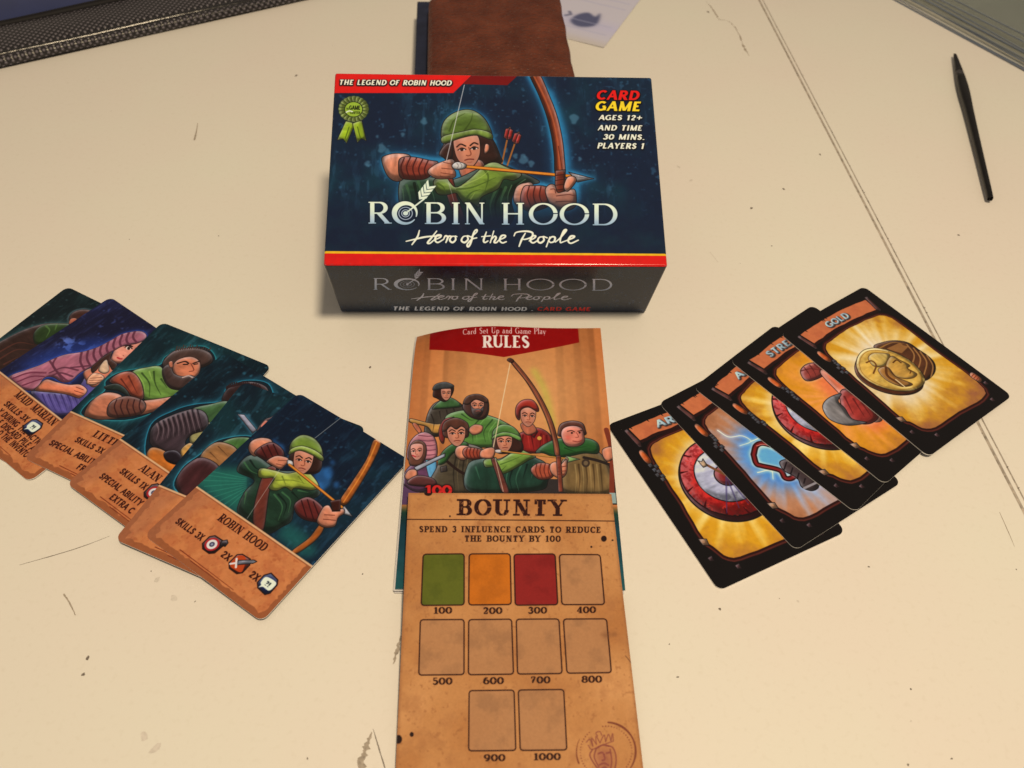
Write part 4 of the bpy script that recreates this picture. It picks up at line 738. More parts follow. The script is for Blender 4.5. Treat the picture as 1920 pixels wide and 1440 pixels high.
    # woman in a striped shawl
    sh = [(175, 1010), (178, 900), (230, 830), (300, 808), (365, 850), (385, 940), (370, 1000), (310, 1010)]
    cv.shape([(140, 1180), (160, 1080), (250, 1010), (340, 1020), (360, 1180), (250, 1240)], (96, 60, 80), 4, r=20); cv.shape([(300, 1000), (372, 990), (372, 1140), (330, 1150)], (110, 170, 196), 3, r=8)
    m = cv.shape(sh, (186, 122, 124), 4, r=14); folds(cv, m, [[(250, 830+k*34), (320, 838+k*34), (380, 830+k*34)] for k in range(5)], (110, 60, 70), 9, .8, 8)
    cv.shape([(178, 1020), (180, 920), (230, 866), (296, 890), (305, 970), (270, 1040), (200, 1050)], (92, 58, 44), 3, r=10); face(cv, (238, 948), 118, look=-1, skin=(222, 148, 122), tilt=-.05); cv.draw([(205, 975), (225, 985)], 9, (170, 50, 54))
    # young man with the sword
    m = cv.shape([(330, 1240), (380, 1060), (430, 960), (520, 900), (640, 900), (740, 960), (760, 1100), (740, 1240)], (72, 62, 46), 4, r=28); folds(cv, m, [[(520+k*60, 980), (500+k*66, 1100), (510+k*70, 1235)] for k in range(4)], (34, 28, 22), 14); folds(cv, m, [[(545+k*60, 980), (528+k*66, 1100), (538+k*70, 1235)] for k in range(4)], (128, 108, 74), 8, .5); cv.draw([(430, 1000), (560, 1100), (700, 1140)], 20, (40, 26, 22)); cv.shape([(405, 1060), (450, 1050), (455, 1090), (410, 1098)], (60, 50, 44), 4, False, 8)
    cv.shape([(385, 1040), (420, 950), (500, 890), (590, 880), (600, 920), (500, 960), (440, 1030)], (52, 88, 44), 4, r=14)
    cv.shape([(400, 860), (395, 790), (430, 720), (500, 705), (450, 780), (430, 890)], (120, 40, 34), 3, r=10)
    cv.shape([(420, 800), (440, 730), (520, 705), (595, 740), (612, 800), (590, 850), (450, 850)], (84, 50, 38), 4, r=12); face(cv, (520, 824), 168, tilt=-.03); cv.shape([(418, 800), (436, 735), (520, 706), (600, 742), (610, 800), (560, 768), (520, 790), (480, 768), (446, 800)], (84, 50, 38), 3, r=10)
    cv.shape([(215, 1062), (440, 960), (440, 985), (235, 1088)], (160, 160, 162), 4, False, 8); cv.shape([(150, 1120), (180, 1080), (230, 1080), (240, 1120), (200, 1150), (160, 1150)], SKIN, 4, r=10); cv.shape([(170, 1160), (240, 1120), (350, 1140), (380, 1190), (300, 1200), (190, 1190)], (88, 48, 44), 4, r=12)
    # archer in a plain green cap
    m = cv.shape([(620, 1240), (600, 1050), (700, 1000), (830, 1000), (960, 940), (1090, 990), (1170, 1040), (1180, 1160), (1100, 1230)], (32, 58, 44), 4, r=32); folds(cv, m, [[(900, 1060), (880, 1150), (900, 1230)], [(990, 1040), (950, 1140), (970, 1230)], [(1080, 1040), (1060, 1140)], [(660, 1060), (690, 1150)]], (70, 112, 84), 12, .6); folds(cv, m, [[(930, 1060), (905, 1150), (925, 1230)], [(1030, 1040), (1000, 1140)]], (10, 22, 20), 14)
    m = cv.shape([(720, 1010), (800, 990), (830, 1010), (960, 936), (1040, 956), (1092, 985), (1040, 1010), (960, 1060), (850, 1110), (800, 1060), (730, 1060)], (116, 142, 62), 4, r=18); folds(cv, m, [[(840, 1040), (920, 1010), (1000, 975)], [(840, 1090), (880, 1050)]], (60, 84, 34), 10)
    cv.shape([(780, 900), (800, 830), (880, 800), (960, 830), (1000, 900), (990, 950), (920, 960), (820, 960)], HAIR, 4, r=14); face(cv, (866, 880), 142, tilt=-.03); cv.shape([(780, 850), (790, 790), (850, 752), (920, 764), (972, 812), (980, 858), (900, 824), (830, 830)], GR, 4, r=16); cv.shape([(776, 862), (790, 832), (860, 808), (930, 818), (984, 846), (980, 872), (900, 838), (830, 842)], (110, 146, 72), 3, r=8)
    cv.shape([(770, 1000), (800, 1000), (850, 1100), (900, 1240), (850, 1240), (810, 1120)], (104, 52, 40), 4, r=10)
    cv.draw([(908, 310), (785, 925)], 6, (232, 206, 160), a=.85); cv.draw([(800, 1000), (858, 1235)], 5, (220, 200, 170), a=.7)
    m = cv.shape([(905, 285), (942, 300), (1050, 430), (1140, 570), (1210, 720), (1250, 860), (1265, 975), (1232, 975), (1212, 860), (1170, 720), (1110, 590), (1020, 440), (930, 330)], (118, 62, 40), 4, r=10); cv.shape([(885, 290), (905, 274), (935, 290), (920, 310)], (84, 46, 34), 3, r=6); folds(cv, m, [[(930, 310), (1090, 520), (1190, 740), (1245, 950)]], (176, 110, 76), 8, .6, 8)
    cv.shape([(510, 960), (525, 915), (580, 905), (640, 930), (620, 985), (570, 1012), (530, 995)], SKIN, 4, r=16); m = cv.shape([(565, 960), (590, 920), (690, 930), (715, 965), (690, 1000), (600, 1000)], (146, 66, 46), 4, r=14); folds(cv, m, [[(600+k*26, 920), (590+k*26, 960), (605+k*26, 1000)] for k in range(4)], (70, 26, 22), 7, .85, 6)
    cv.shape([(690, 985), (700, 940), (770, 918), (800, 935), (790, 985), (770, 1000), (720, 998)], SKIN, 4, r=10); cv.shape([(800, 938), (840, 935), (850, 955), (810, 958)], (224, 206, 190), 2, r=6)
    cv.draw([(845, 945), (1300, 996)], 12, (80, 44, 18)); cv.draw([(845, 944), (1300, 995)], 7, (206, 150, 76)); cv.shape([(1300, 975), (1412, 1002), (1320, 1026), (1330, 1000)], (120, 150, 84), 3, False, 8)
    m = cv.shape([(1055, 1080), (1110, 1030), (1200, 1040), (1230, 1090), (1200, 1140), (1110, 1145)], (156, 76, 52), 4, r=16); folds(cv, m, [[(1100+k*30, 1035), (1092+k*30, 1085), (1110+k*30, 1140)] for k in range(4)], (80, 30, 24), 7, .85, 6)
    cv.shape([(1195, 1080), (1200, 1035), (1240, 1020), (1262, 1050), (1310, 1000), (1320, 1040), (1310, 1110), (1270, 1140), (1220, 1120)], SKIN, 4, r=12); cv.shape([(1238, 975), (1272, 975), (1290, 1240), (1255, 1240)], (122, 58, 40), 3, False, 8)
    for l in ([(1255, 1062), (1315, 1050)], [(1250, 1090), (1312, 1085)], [(1250, 1112), (1300, 1110)]): cv.draw(l, 6, (104, 48, 36))
    # red figures cut by the sheet, then the dark lower part of the cover
    m = text(cv, '100', (300, 1262), (485, 1262), 72, FAT); cv.put(halo(m, 3), (30, 10, 12), .9); cv.put(m, (196, 44, 40))
    y0 = 100; cv.mm()
    low = np.clip((np.arange(cv.H)/cv.s-97)/4, 0, 1)[:, None]*np.ones((1, cv.W)); g = np.clip((np.arange(cv.H)/cv.s-97)/36, 0, 1)[:, None]
    col = np.array((44, 74, 40))*(1-np.clip(g*4, 0, 1))[..., None]+np.array((22, 56, 60))*np.clip(g*4, 0, 1)[..., None]; col = col*(1-np.clip(g*2-1, 0, 1))[..., None]+np.array((34, 78, 74))*np.clip(g*2-1, 0, 1)[..., None]
    n = fbm(cv.H, cv.W, 8*cv.s, 5); cv.put(low, col/255*np.ones((cv.H, cv.W, 1))*(.7+.6*n[..., None]))
    cv.fill([(86, 91), (88.6, 91), (88.6, 96), (86.3, 96)], (150, 164, 150)); cv.grain(.1, 2, 9)
    return cv

def bounty_print():
    W_, H_ = 83.74, 140.
    cv = Canvas(W_, H_, 6, (190, 132, 78)); cv.frame(HM['bounty'], *Z6)
    n, n2 = fbm(cv.H, cv.W, 26*cv.s, 61, 5), fbm(cv.H, cv.W, 6*cv.s, 62, 5)
    cv.put(np.clip((n-.5)*4, 0, 1), (172, 112, 62), .8); cv.put(np.clip((.46-n)*5, 0, 1), (206, 148, 92), .8); cv.put(np.clip((n2-.55)*4, 0, 1), (164, 108, 64), .5)
    cv.put(np.clip((fbm(cv.H, cv.W, 1.3*cv.s, 64, 3)-.66)*6, 0, 1), (150, 96, 56), .5)
    e = np.ones((cv.H, cv.W)); e[2:-2, 2:-2] = 0; cv.put(np.clip(blur(e, 3)*2.5, 0, 1), (140, 92, 58), .35)
    ink = (44, 16, 10)
    cv.fill([(90, 50), (1180, 66), (1180, 72), (90, 57)], ink, a=.85); cv.draw([(100, 190), (1170, 212)], 4.5, ink, False)
    g = fbm(cv.H, cv.W, .8*cv.s, 70, 2); wear = np.clip((g-.18)*8, .4, 1)
    cv.put(text(cv, 'BOUNTY', (372, 174), (902, 184), 82, SLAB)*wear, (48, 18, 14))
    cv.put(text(cv, 'SPEND 3 INFLUENCE CARDS TO REDUCE', (177, 256), (1082, 270), 31, dict(TYPEW, T=.24, t=.13)), ink); cv.put(text(cv, 'THE BOUNTY BY 100', (404, 306), (882, 312), 31, dict(TYPEW, T=.24, t=.13)), ink)
    cells = [((196, 366), (402, 366), (402, 620), (186, 620)), ((427, 367), (632, 368), (638, 620), (425, 620)), ((651, 371), (856, 371), (870, 624), (658, 624)), ((877, 374), (1080, 377), (1102, 626), (890, 624)),
             ((182, 691), (402, 692), (402, 968), (174, 968)), ((425, 693), (640, 693), (650, 969), (424, 969)), ((663, 694), (876, 695), (892, 969), (670, 969)), ((898, 696), (1112, 698), (1136, 968), (916, 968)),
             ((428, 1049), (653, 1049), (662, 1352), (426, 1352)), ((674, 1049), (900, 1049), (916, 1352), (684, 1352))]
    cols = [(88, 94, 28), (190, 104, 26), (132, 28, 28)]+[(174, 124, 82)]*7
    labs = [('100', (250, 662), (340, 662)), ('200', (497, 666), (592, 666)), ('300', (722, 667), (815, 667)), ('400', (964, 668), (1058, 668)), ('500', (244, 1017), (342, 1017)), ('600', (499, 1018), (600, 1018)), ('700', (735, 1017), (832, 1017)), ('800', (990, 1017), (1088, 1017)), ('900', (504, 1405), (608, 1405)), ('1000', (752, 1402), (884, 1402))]
    for i, q in enumerate(cells):
        r = []
        for k in range(4):
            p, a, b = (np.array(q[j], float) for j in (k, k-1, (k+1) % 4)); da = (a-p)/np.hypot(*(a-p)); db = (b-p)/np.hypot(*(b-p)); r += [p+da*13, p+da*4+db*4, p+db*13]
        m = cv.poly(r); cv.put(m, cols[i], .93 if i < 3 else .75); cv.put(m*np.clip((n2-.48)*4, 0, 1), tuple(c*.8 for c in cols[i]), .35); cv.draw(r+r[:1], 6, ink, False)
        t, a, b = labs[i]; cv.put(text(cv, t, a, b, 33 if i < 4 else 35, dict(TYPEW, T=.24, t=.12, tr=.12)), ink)
    for x, y, rx, ry in ((221, 60, 20, 14), (1098, 298, 14, 15), (1036, 338, 5, 5), (1141, 306, 5, 4), (139, 1266, 10, 12), (72, 1290, 18, 22), (330, 178, 4, 5)): cv.fill(ell(x, y, rx, ry), (36, 16, 14), True)
    cv.put(blur(cv.poly(ell(1110, 778, 26, 14), True), 4), (120, 76, 46), .5); cv.put(blur(cv.poly(ell(1150, 776, 12, 12), True), 3), (120, 76, 46), .5); cv.draw([(1205, 885), (1222, 905), (1232, 920)], 5, (90, 56, 36), a=.6)
    # stamped seal with a crowned head
    cx, cy, R = 1110, 1362, 146; th = np.linspace(-1.5, .6, 30)
    cv.draw([(cx+R*math.cos(t), cy+R*math.sin(t)) for t in th], [8, 12, 8, 11, 5], (112, 56, 38), a=.85); th = np.linspace(2.75, 3.6, 12); cv.draw([(cx+R*math.cos(t), cy+R*math.sin(t)) for t in th], [9, 5, 2], (112, 56, 38), a=.8)
    for t in np.linspace(-1.7, 4, 52): cv.fill(ell(cx+.87*R*math.cos(t), cy+.87*R*math.sin(t), 3.6, 3.6, 8), (118, 62, 44), a=.35+.5*abs(math.sin(t*3)))
    s = (122, 62, 52)
    for l in ([(1012, 1315), (1030, 1300), (1045, 1335)], [(1045, 1335), (1040, 1295), (1062, 1325)], [(1062, 1325), (1060, 1285), (1080, 1318)], [(1080, 1318), (1100, 1280), (1108, 1312)], [(1108, 1312), (1122, 1276), (1134, 1308)], [(1134, 1308), (1142, 1272), (1146, 1306)], [(1022, 1330), (1040, 1350), (1090, 1330), (1146, 1310)], [(1068, 1285), (1060, 1268), (1080, 1262), (1088, 1280)]): cv.draw(l, 5, s, a=.7)
    for l in ([(1042, 1352), (1030, 1380), (1050, 1420), (1080, 1460)], [(1060, 1350), (1052, 1390), (1075, 1440)], [(1110, 1330), (1145, 1345), (1160, 1400), (1150, 1470)], [(1060, 1348), (1090, 1330), (1125, 1335)], [(1130, 1350), (1138, 1410), (1130, 1460)]): cv.draw(l, 7, s, a=.75)
    for l in ([(1072, 1372), (1090, 1366), (1100, 1376)], [(1112, 1370), (1126, 1366)], [(1100, 1380), (1104, 1400), (1092, 1406)], [(1078, 1428), (1100, 1420), (1122, 1430)], [(1085, 1450), (1105, 1440), (1118, 1455)]): cv.draw(l, 9, s, a=.75)
    cv.put(blur(cv.poly([(1060, 1360), (1130, 1350), (1136, 1440), (1090, 1470), (1066, 1420)], True), 8), (140, 74, 62), .5)
    cv.grain(.08, .6, 66); return cv

# ================================================================ helpers
def lin(c): c = np.asarray(c, float); return np.where(c <= .04045, c/12.92, ((c+.055)/1.055)**2.4)
def enc(c): c = np.clip(c, 0, 1); return np.where(c <= .0031308, c*12.92, 1.055*c**(1/2.4)-.055)
WHITE = np.array((1.0, .82, .53))          # how a pure white sheet looks under this lamp, linear
def alb(r, g, b): return tuple(np.clip(lin(np.array((r, g, b))/255)/WHITE, 0, .92))+(1,)
def tag(o, label=None, cat=None, group=None, kind=None):
    for k, v in (('label', label), ('category', cat), ('group', group), ('kind', kind)):
        if v: o[k] = v
    return o
def empty(name, loc=(0, 0, 0), rz=0):
    o = bpy.data.objects.new(name, None); COL.objects.link(o); o.location = loc; o.rotation_euler = (0, 0, rz); return o
def mesh_obj(name, verts, faces, mats, parent=None, mi=None, uv=None, smooth=False):
    me = bpy.data.meshes.new(name); me.from_pydata([tuple(v) for v in verts], [], [tuple(f) for f in faces])
    for m in (mats if isinstance(mats, (list, tuple)) else [mats]): me.materials.append(m)
    if mi is not None: me.polygons.foreach_set('material_index', mi)
    if uv is not None:
        l = me.uv_layers.new(name='uv'); vi = np.zeros(len(me.loops), int); me.loops.foreach_get('vertex_index', vi)
        l.data.foreach_set('uv', np.asarray(uv, float)[vi].ravel())
    if smooth: me.polygons.foreach_set('use_smooth', [True]*len(me.polygons))
    me.update(); o = bpy.data.objects.new(name, me); COL.objects.link(o); o.parent = parent; return o
def node_mat(name):
    m = bpy.data.materials.new(name); m.use_nodes = True; nt = m.node_tree; return m, nt, nt.nodes['Principled BSDF']
def N(nt, t, **kw):
    n = nt.nodes.new(t)
    for k, v in kw.items():
        if k in n.inputs: n.inputs[k].default_value = v
        else: setattr(n, k, v)
    return n
def mat(name, col, rough=.5, spec=.4, noise=0, nscale=200., bump=0, bscale=600., coat=0, metal=0):
    m, nt, b = node_mat(name); L = nt.links.new
    b.inputs['Base Color'].default_value = col; b.inputs['Roughness'].default_value = rough; b.inputs['Specular IOR Level'].default_value = spec
    b.inputs['Coat Weight'].default_value = coat; b.inputs['Coat Roughness'].default_value = .15; b.inputs['Metallic'].default_value = metal
    tc = N(nt, 'ShaderNodeTexCoord')
    if noise:
        n = N(nt, 'ShaderNodeTexNoise', Scale=nscale, Detail=6.); r = N(nt, 'ShaderNodeValToRGB'); L(tc.outputs['Object'], n.inputs['Vector']); L(n.outputs['Fac'], r.inputs['Fac'])
        r.color_ramp.elements[0].position = .3; r.color_ramp.elements[1].position = .7
        r.color_ramp.elements[0].color = tuple(c*(1-noise) for c in col[:3])+(1,); r.color_ramp.elements[1].color = tuple(min(c*(1+noise), 1) for c in col[:3])+(1,)
        L(r.outputs['Color'], b.inputs['Base Color'])
    if bump:
        n = N(nt, 'ShaderNodeTexNoise', Scale=bscale, Detail=4.); bp = N(nt, 'ShaderNodeBump', Strength=bump, Distance=.0004); L(tc.outputs['Object'], n.inputs['Vector']); L(n.outputs['Fac'], bp.inputs['Height']); L(bp.outputs['Normal'], b.inputs['Normal'])
    return m
def print_mat(name, cv, rough=.4, spec=.35, coat=0., bump=.05):
    """printed face: the drawing made above, laid on with the mesh's own UVs, over faintly uneven coated paper"""
    px = np.clip(cv.px, 0, 1); g = px.mean(2, keepdims=True); px = np.clip(g+(px-g)*1.1, 0, 1)**1.05; px = enc(lin(px)/WHITE*INK)
    a = np.ones((cv.H, cv.W, 4), np.float32); a[..., :3] = px[::-1]
    im = bpy.data.images.new(name, cv.W, cv.H, alpha=False); im.pixels.foreach_set(a.ravel()); im.update(); im.pack()
    m, nt, b = node_mat(name); L = nt.links.new; t = N(nt, 'ShaderNodeTexImage', image=im, extension='EXTEND', interpolation='Cubic')
    L(t.outputs['Color'], b.inputs['Base Color']); b.inputs['Specular IOR Level'].default_value = spec; b.inputs['Coat Weight'].default_value = coat; b.inputs['Coat Roughness'].default_value = .12
    tc = N(nt, 'ShaderNodeTexCoord'); n = N(nt, 'ShaderNodeTexNoise', Scale=90., Detail=5.); mr = N(nt, 'ShaderNodeMapRange'); mr.inputs['To Min'].default_value = rough*.8; mr.inputs['To Max'].default_value = rough*1.25
    L(tc.outputs['Object'], n.inputs['Vector']); L(n.outputs['Fac'], mr.inputs['Value']); L(mr.outputs['Result'], b.inputs['Roughness'])
    n2 = N(nt, 'ShaderNodeTexNoise', Scale=1500., Detail=3.); bp = N(nt, 'ShaderNodeBump', Strength=bump, Distance=.0003); L(tc.outputs['Object'], n2.inputs['Vector']); L(n2.outputs['Fac'], bp.inputs['Height']); L(bp.outputs['Normal'], b.inputs['Normal'])
    return m
INK = 1.0
def slab(name, poly, z0, z1, m, parent=None, bev=0., seg=2):
    """extruded polygon (mm) with rounded top edges"""
    bm = bmesh.new(); vb = [bm.verts.new((x*MM, y*MM, z0*MM)) for x, y in poly]; vt = [bm.verts.new((x*MM, y*MM, z1*MM)) for x, y in poly]; n = len(poly)
    top = bm.faces.new(vt); bm.faces.new(vb[::-1])
    for i in range(n): bm.faces.new((vb[i], vb[(i+1) % n], vt[(i+1) % n], vt[i]))
    bmesh.ops.recalc_face_normals(bm, faces=bm.faces[:])
    if bev: bmesh.ops.bevel(bm, geom=[e for e in bm.edges if all(v.co.z > (z0+z1)/2*MM for v in e.verts)]+([e for e in bm.edges if abs(e.verts[0].co.z-e.verts[1].co.z) > (z1-z0)*.9*MM]), offset=bev*MM, segments=seg, profile=.5, affect='EDGES')
    me = bpy.data.meshes.new(name); bm.to_mesh(me); bm.free(); me.materials.append(m); o = bpy.data.objects.new(name, me); COL.objects.link(o); o.parent = parent
    me.polygons.foreach_set('use_smooth', [len(p.vertices) == 4 and p.area < 1e-4 for p in me.polygons]); return o
def tube(name, pts, r, m, parent=None, n=10):
    P = np.array(pts, float); T = np.gradient(P, axis=0); T /= np.linalg.norm(T, axis=1)[:, None]; v = []; f = []
    R = np.ones(len(P))*np.asarray(r, float)
    for i, (p, t) in enumerate(zip(P, T)):
        a = np.cross(t, (0, 0, 1)); a /= np.linalg.norm(a); b = np.cross(a, t)
        for k in range(n): th = math.tau*k/n; v.append((p+R[i]*(a*math.cos(th)+b*math.sin(th)))*MM)
    for i in range(len(P)-1):
        for k in range(n): f.append((i*n+k, i*n+(k+1) % n, (i+1)*n+(k+1) % n, (i+1)*n+k))
    f += [tuple(range(n))[::-1], tuple(range((len(P)-1)*n, len(P)*n))]
    return mesh_obj(name, v, f, m, parent, smooth=True)
def sheet(name, W_, H_, zf, th, face_m, edge_m, parent=None, nx=30, ny=40, corner=0., back_m=None):
    """thin sheet of W_ x H_ mm, upper left corner at the local origin, surface height zf(x, y down); face, edge and back"""
    if corner:
        a = np.linspace(0, math.pi/2, 7); xc = corner*(1-np.cos(a)); X = np.r_[xc, np.linspace(corner, W_-corner, nx)[1:-1], (W_-xc)[::-1]]
    else: X = np.linspace(0, W_, nx)
    ins = np.array([corner-math.sqrt(max(corner**2-max(corner-min(x, W_-x), 0)**2, 0)) if corner else 0 for x in X])
    T = np.linspace(0, 1, ny); v, uv = [], []
    for x, i in zip(X, ins):
        for t in T:
            y = i+(H_-2*i)*t; v.append((x*MM, -y*MM, zf(x, y)*MM)); uv.append((x/W_, 1-y/H_))
    n = len(v); v += [(a, b, c-th*MM) for a, b, c in v]; uv += uv; nxx = len(X)
    f, mi = [], []; I = lambda i, j: i*ny+j
    for i in range(nxx-1):
        for j in range(ny-1): q = (I(i, j), I(i, j+1), I(i+1, j+1), I(i+1, j)); f += [q, tuple(k+n for k in q[::-1])]; mi += [0, 2]
    ring = [I(0, j) for j in range(ny)]+[I(i, ny-1) for i in range(1, nxx)]+[I(nxx-1, j) for j in range(ny-2, -1, -1)]+[I(i, 0) for i in range(nxx-2, 0, -1)]
    e0 = len(v); k = len(ring); v += [v[a] for a in ring]+[v[a+n] for a in ring]; uv += [uv[a] for a in ring]*2
    for a in range(k): b = (a+1) % k; f.append((e0+a, e0+k+a, e0+k+b, e0+b)); mi.append(1)
    o = mesh_obj(name, v, f, [face_m, edge_m, back_m or edge_m], parent, mi, uv)
    for p in o.data.polygons: p.use_smooth = p.material_index != 1
    return o

# ================================================================ table
def table_mat():
    m, nt, b = node_mat('white_laminate'); L = nt.links.new; tc = N(nt, 'ShaderNodeTexCoord')
    n = N(nt, 'ShaderNodeTexNoise', Scale=9., Detail=5.); r = N(nt, 'ShaderNodeValToRGB'); L(tc.outputs['Object'], n.inputs['Vector']); L(n.outputs['Fac'], r.inputs['Fac'])
    r.color_ramp.elements[0].position = .35; r.color_ramp.elements[1].position = .7; r.color_ramp.elements[0].color = (.80, .765, .755, 1); r.color_ramp.elements[1].color = (.79, .795, .765, 1)
    n2 = N(nt, 'ShaderNodeTexNoise', Scale=420., Detail=3.); r2 = N(nt, 'ShaderNodeValToRGB'); r2.color_ramp.elements[0].position = .25; r2.color_ramp.elements[0].color = (.93, .92, .9, 1); r2.color_ramp.elements[1].position = .45
    mx = N(nt, 'ShaderNodeMix', data_type='RGBA', blend_type='MULTIPLY'); mx.inputs[0].default_value = .5; L(tc.outputs['Object'], n2.inputs['Vector']); L(n2.outputs['Fac'], r2.inputs['Fac'])
    L(r.outputs['Color'], mx.inputs[6]); L(r2.outputs['Color'], mx.inputs[7]); L(mx.outputs[2], b.inputs['Base Color'])
    n3 = N(nt, 'ShaderNodeTexNoise', Scale=30., Detail=6.); mr = N(nt, 'ShaderNodeMapRange'); mr.inputs['To Min'].default_value = .38; mr.inputs['To Max'].default_value = .6; L(tc.outputs['Object'], n3.inputs['Vector']); L(n3.outputs['Fac'], mr.inputs['Value']); L(mr.outputs['Result'], b.inputs['Roughness'])
    n4 = N(nt, 'ShaderNodeTexNoise', Scale=900., Detail=3.); bp = N(nt, 'ShaderNodeBump', Strength=.08, Distance=.0003); L(tc.outputs['Object'], n4.inputs['Vector']); L(n4.outputs['Fac'], bp.inputs['Height']); L(bp.outputs['Normal'], b.inputs['Normal'])
    b.inputs['Specular IOR Level'].default_value = .3
    return m
M_TABLE = table_mat(); M_GRIME = mat('joint_grime', alb(168, 146, 114), .8, .1, .4, 300)
M_STAIN = mat('dry_stain', alb(168, 145, 112), .7, .2, .25, 900); M_STAIN2 = mat('faint_stain', alb(214, 192, 156), .6, .2, .1, 600); M_INK = mat('pencil_mark', alb(122, 104, 82), .7, .2, .3, 900)
SX = lambda y: 174.2-(y-648)*.1020            # the joint between the two leaves
def strip_poly(a, b, y0=-300, y1=1000): return [(SX(y0)+a, y0), (SX(y0)+b, y0), (SX(y1)+b, y1), (SX(y1)+a, y1)]
table = slab('table_top', [(-700, -300), (SX(-300), -300), (SX(1000), 1000), (-700, 1000)], -20, 0, M_TABLE, None, .5); tag(table, 'scuffed white laminate table top with a double joint line', 'table', kind='structure')
slab('table_leaf', [(SX(-300)+3.8, -300), (700, -300), (700, 1000), (SX(1000)+3.8, 1000)], -20, -.02, M_TABLE, table, .25)
slab('joint_strip', strip_poly(1.35, 3.2), -20, -.12, M_TABLE, table, .3)
slab('joint_bed', strip_poly(-.4, 4.2), -22, -.55, M_GRIME, table)
rnd = random.Random(4)
def ribbon(name, pts, w, m, parent, rough=.3, z=.05):
    """irregular flat mark on the table (mm)"""
    P = crom(pts, n=8); T = np.gradient(P, axis=0); T /= np.maximum(np.hypot(*T.T), 1e-9)[:, None]; Nn = np.c_[-T[:, 1], T[:, 0]]
    W_ = np.interp(np.linspace(0, 1, len(P)), np.linspace(0, 1, len(w)), w)
    a = [p+n*ww*(.5+rough*(rnd.random()-.5)) for p, n, ww in zip(P, Nn, W_)]; b = [p-n*ww*(.5+rough*(rnd.random()-.5)) for p, n, ww in zip(P, Nn, W_)]
    v = [(x*MM, y*MM, z*MM) for x, y in a+b]; n = len(P)
    return mesh_obj(name, v, [(i, n+i, n+i+1, i+1) for i in range(n-1)], m, parent)
ribbon('scratch', [(-187.9, 146.9), (-177.2, 151.4), (-166.8, 156.2), (-157.8, 161.4)], [.15, .3, .28, .1], M_INK, table)
ribbon('scratch', [(-166.5, 136), (-162.7, 132.3), (-158.9, 127.8)], [.6, .55, .3], M_STAIN, table)
ribbon('smear', [(-42.4, 91.4), (-43.3, 86.5), (-44.1, 82.4), (-45.2, 72)], [.3, 2., 2.2, 3.2], M_STAIN, table, .7)
ribbon('scratch', [(-42, 92.4), (-39.4, 86.7), (-36.2, 79.9), (-33.4, 74)], [.15, .4, .35, .4], M_INK, table)
ribbon('smear', [(-36.6, 126.5), (-37.3, 120.3), (-38, 115.6)], [.3, 1.5, .4], M_STAIN, table, .7)
ribbon('scratch', [(210.1, 194.7), (210.6, 185.8), (210.9, 178.1)], [.2, .35, .1], M_STAIN, table)
ribbon('scratch', [(-202.3, 447.3), (-200.6, 438.3), (-199.4, 429.4)], [.3, .7, 1.4], M_STAIN, table)
ribbon('scratch', [(104, 352), (107.6, 344)], [.3, .7, .3], M_STAIN2, table)
ribbon('scratch', [(132.9, 641.8), (136.4, 630.7), (138.4, 620.6), (140.2, 613.5), (145.9, 612.5), (149.6, 605.2), (151.9, 593.2), (153.1, 574.2), (155.2, 563)], [.2, .5, .9, .5, .25, .5, .4, 1.2, .2], M_STAIN, table, 1.4)
def specks(name, items, m):
    v, f = [], []
    for x, y, r in items:
        k = len(v); n = 9; a0 = rnd.random()*6; e = 1+rnd.random()
        for i in range(n):
            t = math.tau*i/n; q = .6*r*(.65+.6*rnd.random()); cx, cy = q*math.cos(t)*e, q*math.sin(t)
            v.append(((x+cx*math.cos(a0)-cy*math.sin(a0))*MM, (y+cx*math.sin(a0)+cy*math.cos(a0))*MM, .06*MM))
        f.append(tuple(range(k, k+n)))
    o = mesh_obj(name, v, f, m, table); o['kind'] = 'stuff'
specks('speck', [(-148.6, 112, 1), (-148, 105.9, .9), (-62.8, 81.6, .5), (84.9, 143.7, .9), (151.7, 116.3, .6), (143.7, 89.8, .7), (159.6, 92.5, .5), (-116.2, 135.7, .4), (-136.6, 147.2, .4), (-54.6, 150.7, .4), (64.1, 128.6, .5), (66.2, 116.3, .5),
                 (-153.5, 506.9, 1.4), (132.6, 624.8, 1.6), (154.2, 411.5, 1.1), (132.4, 392.1, 1.1), (247.4, 377.6, 1.1), (139, 359.7, .7), (182.8, 448.4, .9), (-208.2, 337.8, .5), (-162.2, 344.3, .5), (-67.5, 257, .9), (147.6, 165.4, .5), (208, 167.7, .5)]+[(rnd.uniform(-330, 300), rnd.uniform(90, 600), rnd.uniform(.12, .25)) for _ in range(14)], M_INK)
specks('faint_speck', [(-119.9, 86.2, 2.2), (-114.8, 82.3, 1.9), (-133.2, 143.7, 1.6), (-124.6, 136.5, 1.6), (93.6, 428, 1.6), (99.9, 415.3, 1.4), (116, 148.8, .7), (148.7, 104.7, .6), (-258.7, 455.4, .7)], M_STAIN2)
specks('joint_speck', [(SX(y)+rnd.choice((.2, 3.4, 3.7))+rnd.uniform(-.3, .4), y, rnd.uniform(.15, .5)) for y in [rnd.uniform(190, 645) for _ in range(70)]], M_INK)

# ================================================================ paper edges used by cards and booklets
M_EDGE = mat('card_stock_edge', alb(250, 244, 224), .7, .2); M_BACK = mat('card_back', alb(40, 36, 34), .5, .3); M_PAPER = mat('paper', alb(214, 196, 166), .7, .2, .05, 300); M_BROWN_EDGE = mat('sheet_edge', alb(120, 86, 58), .7, .2)

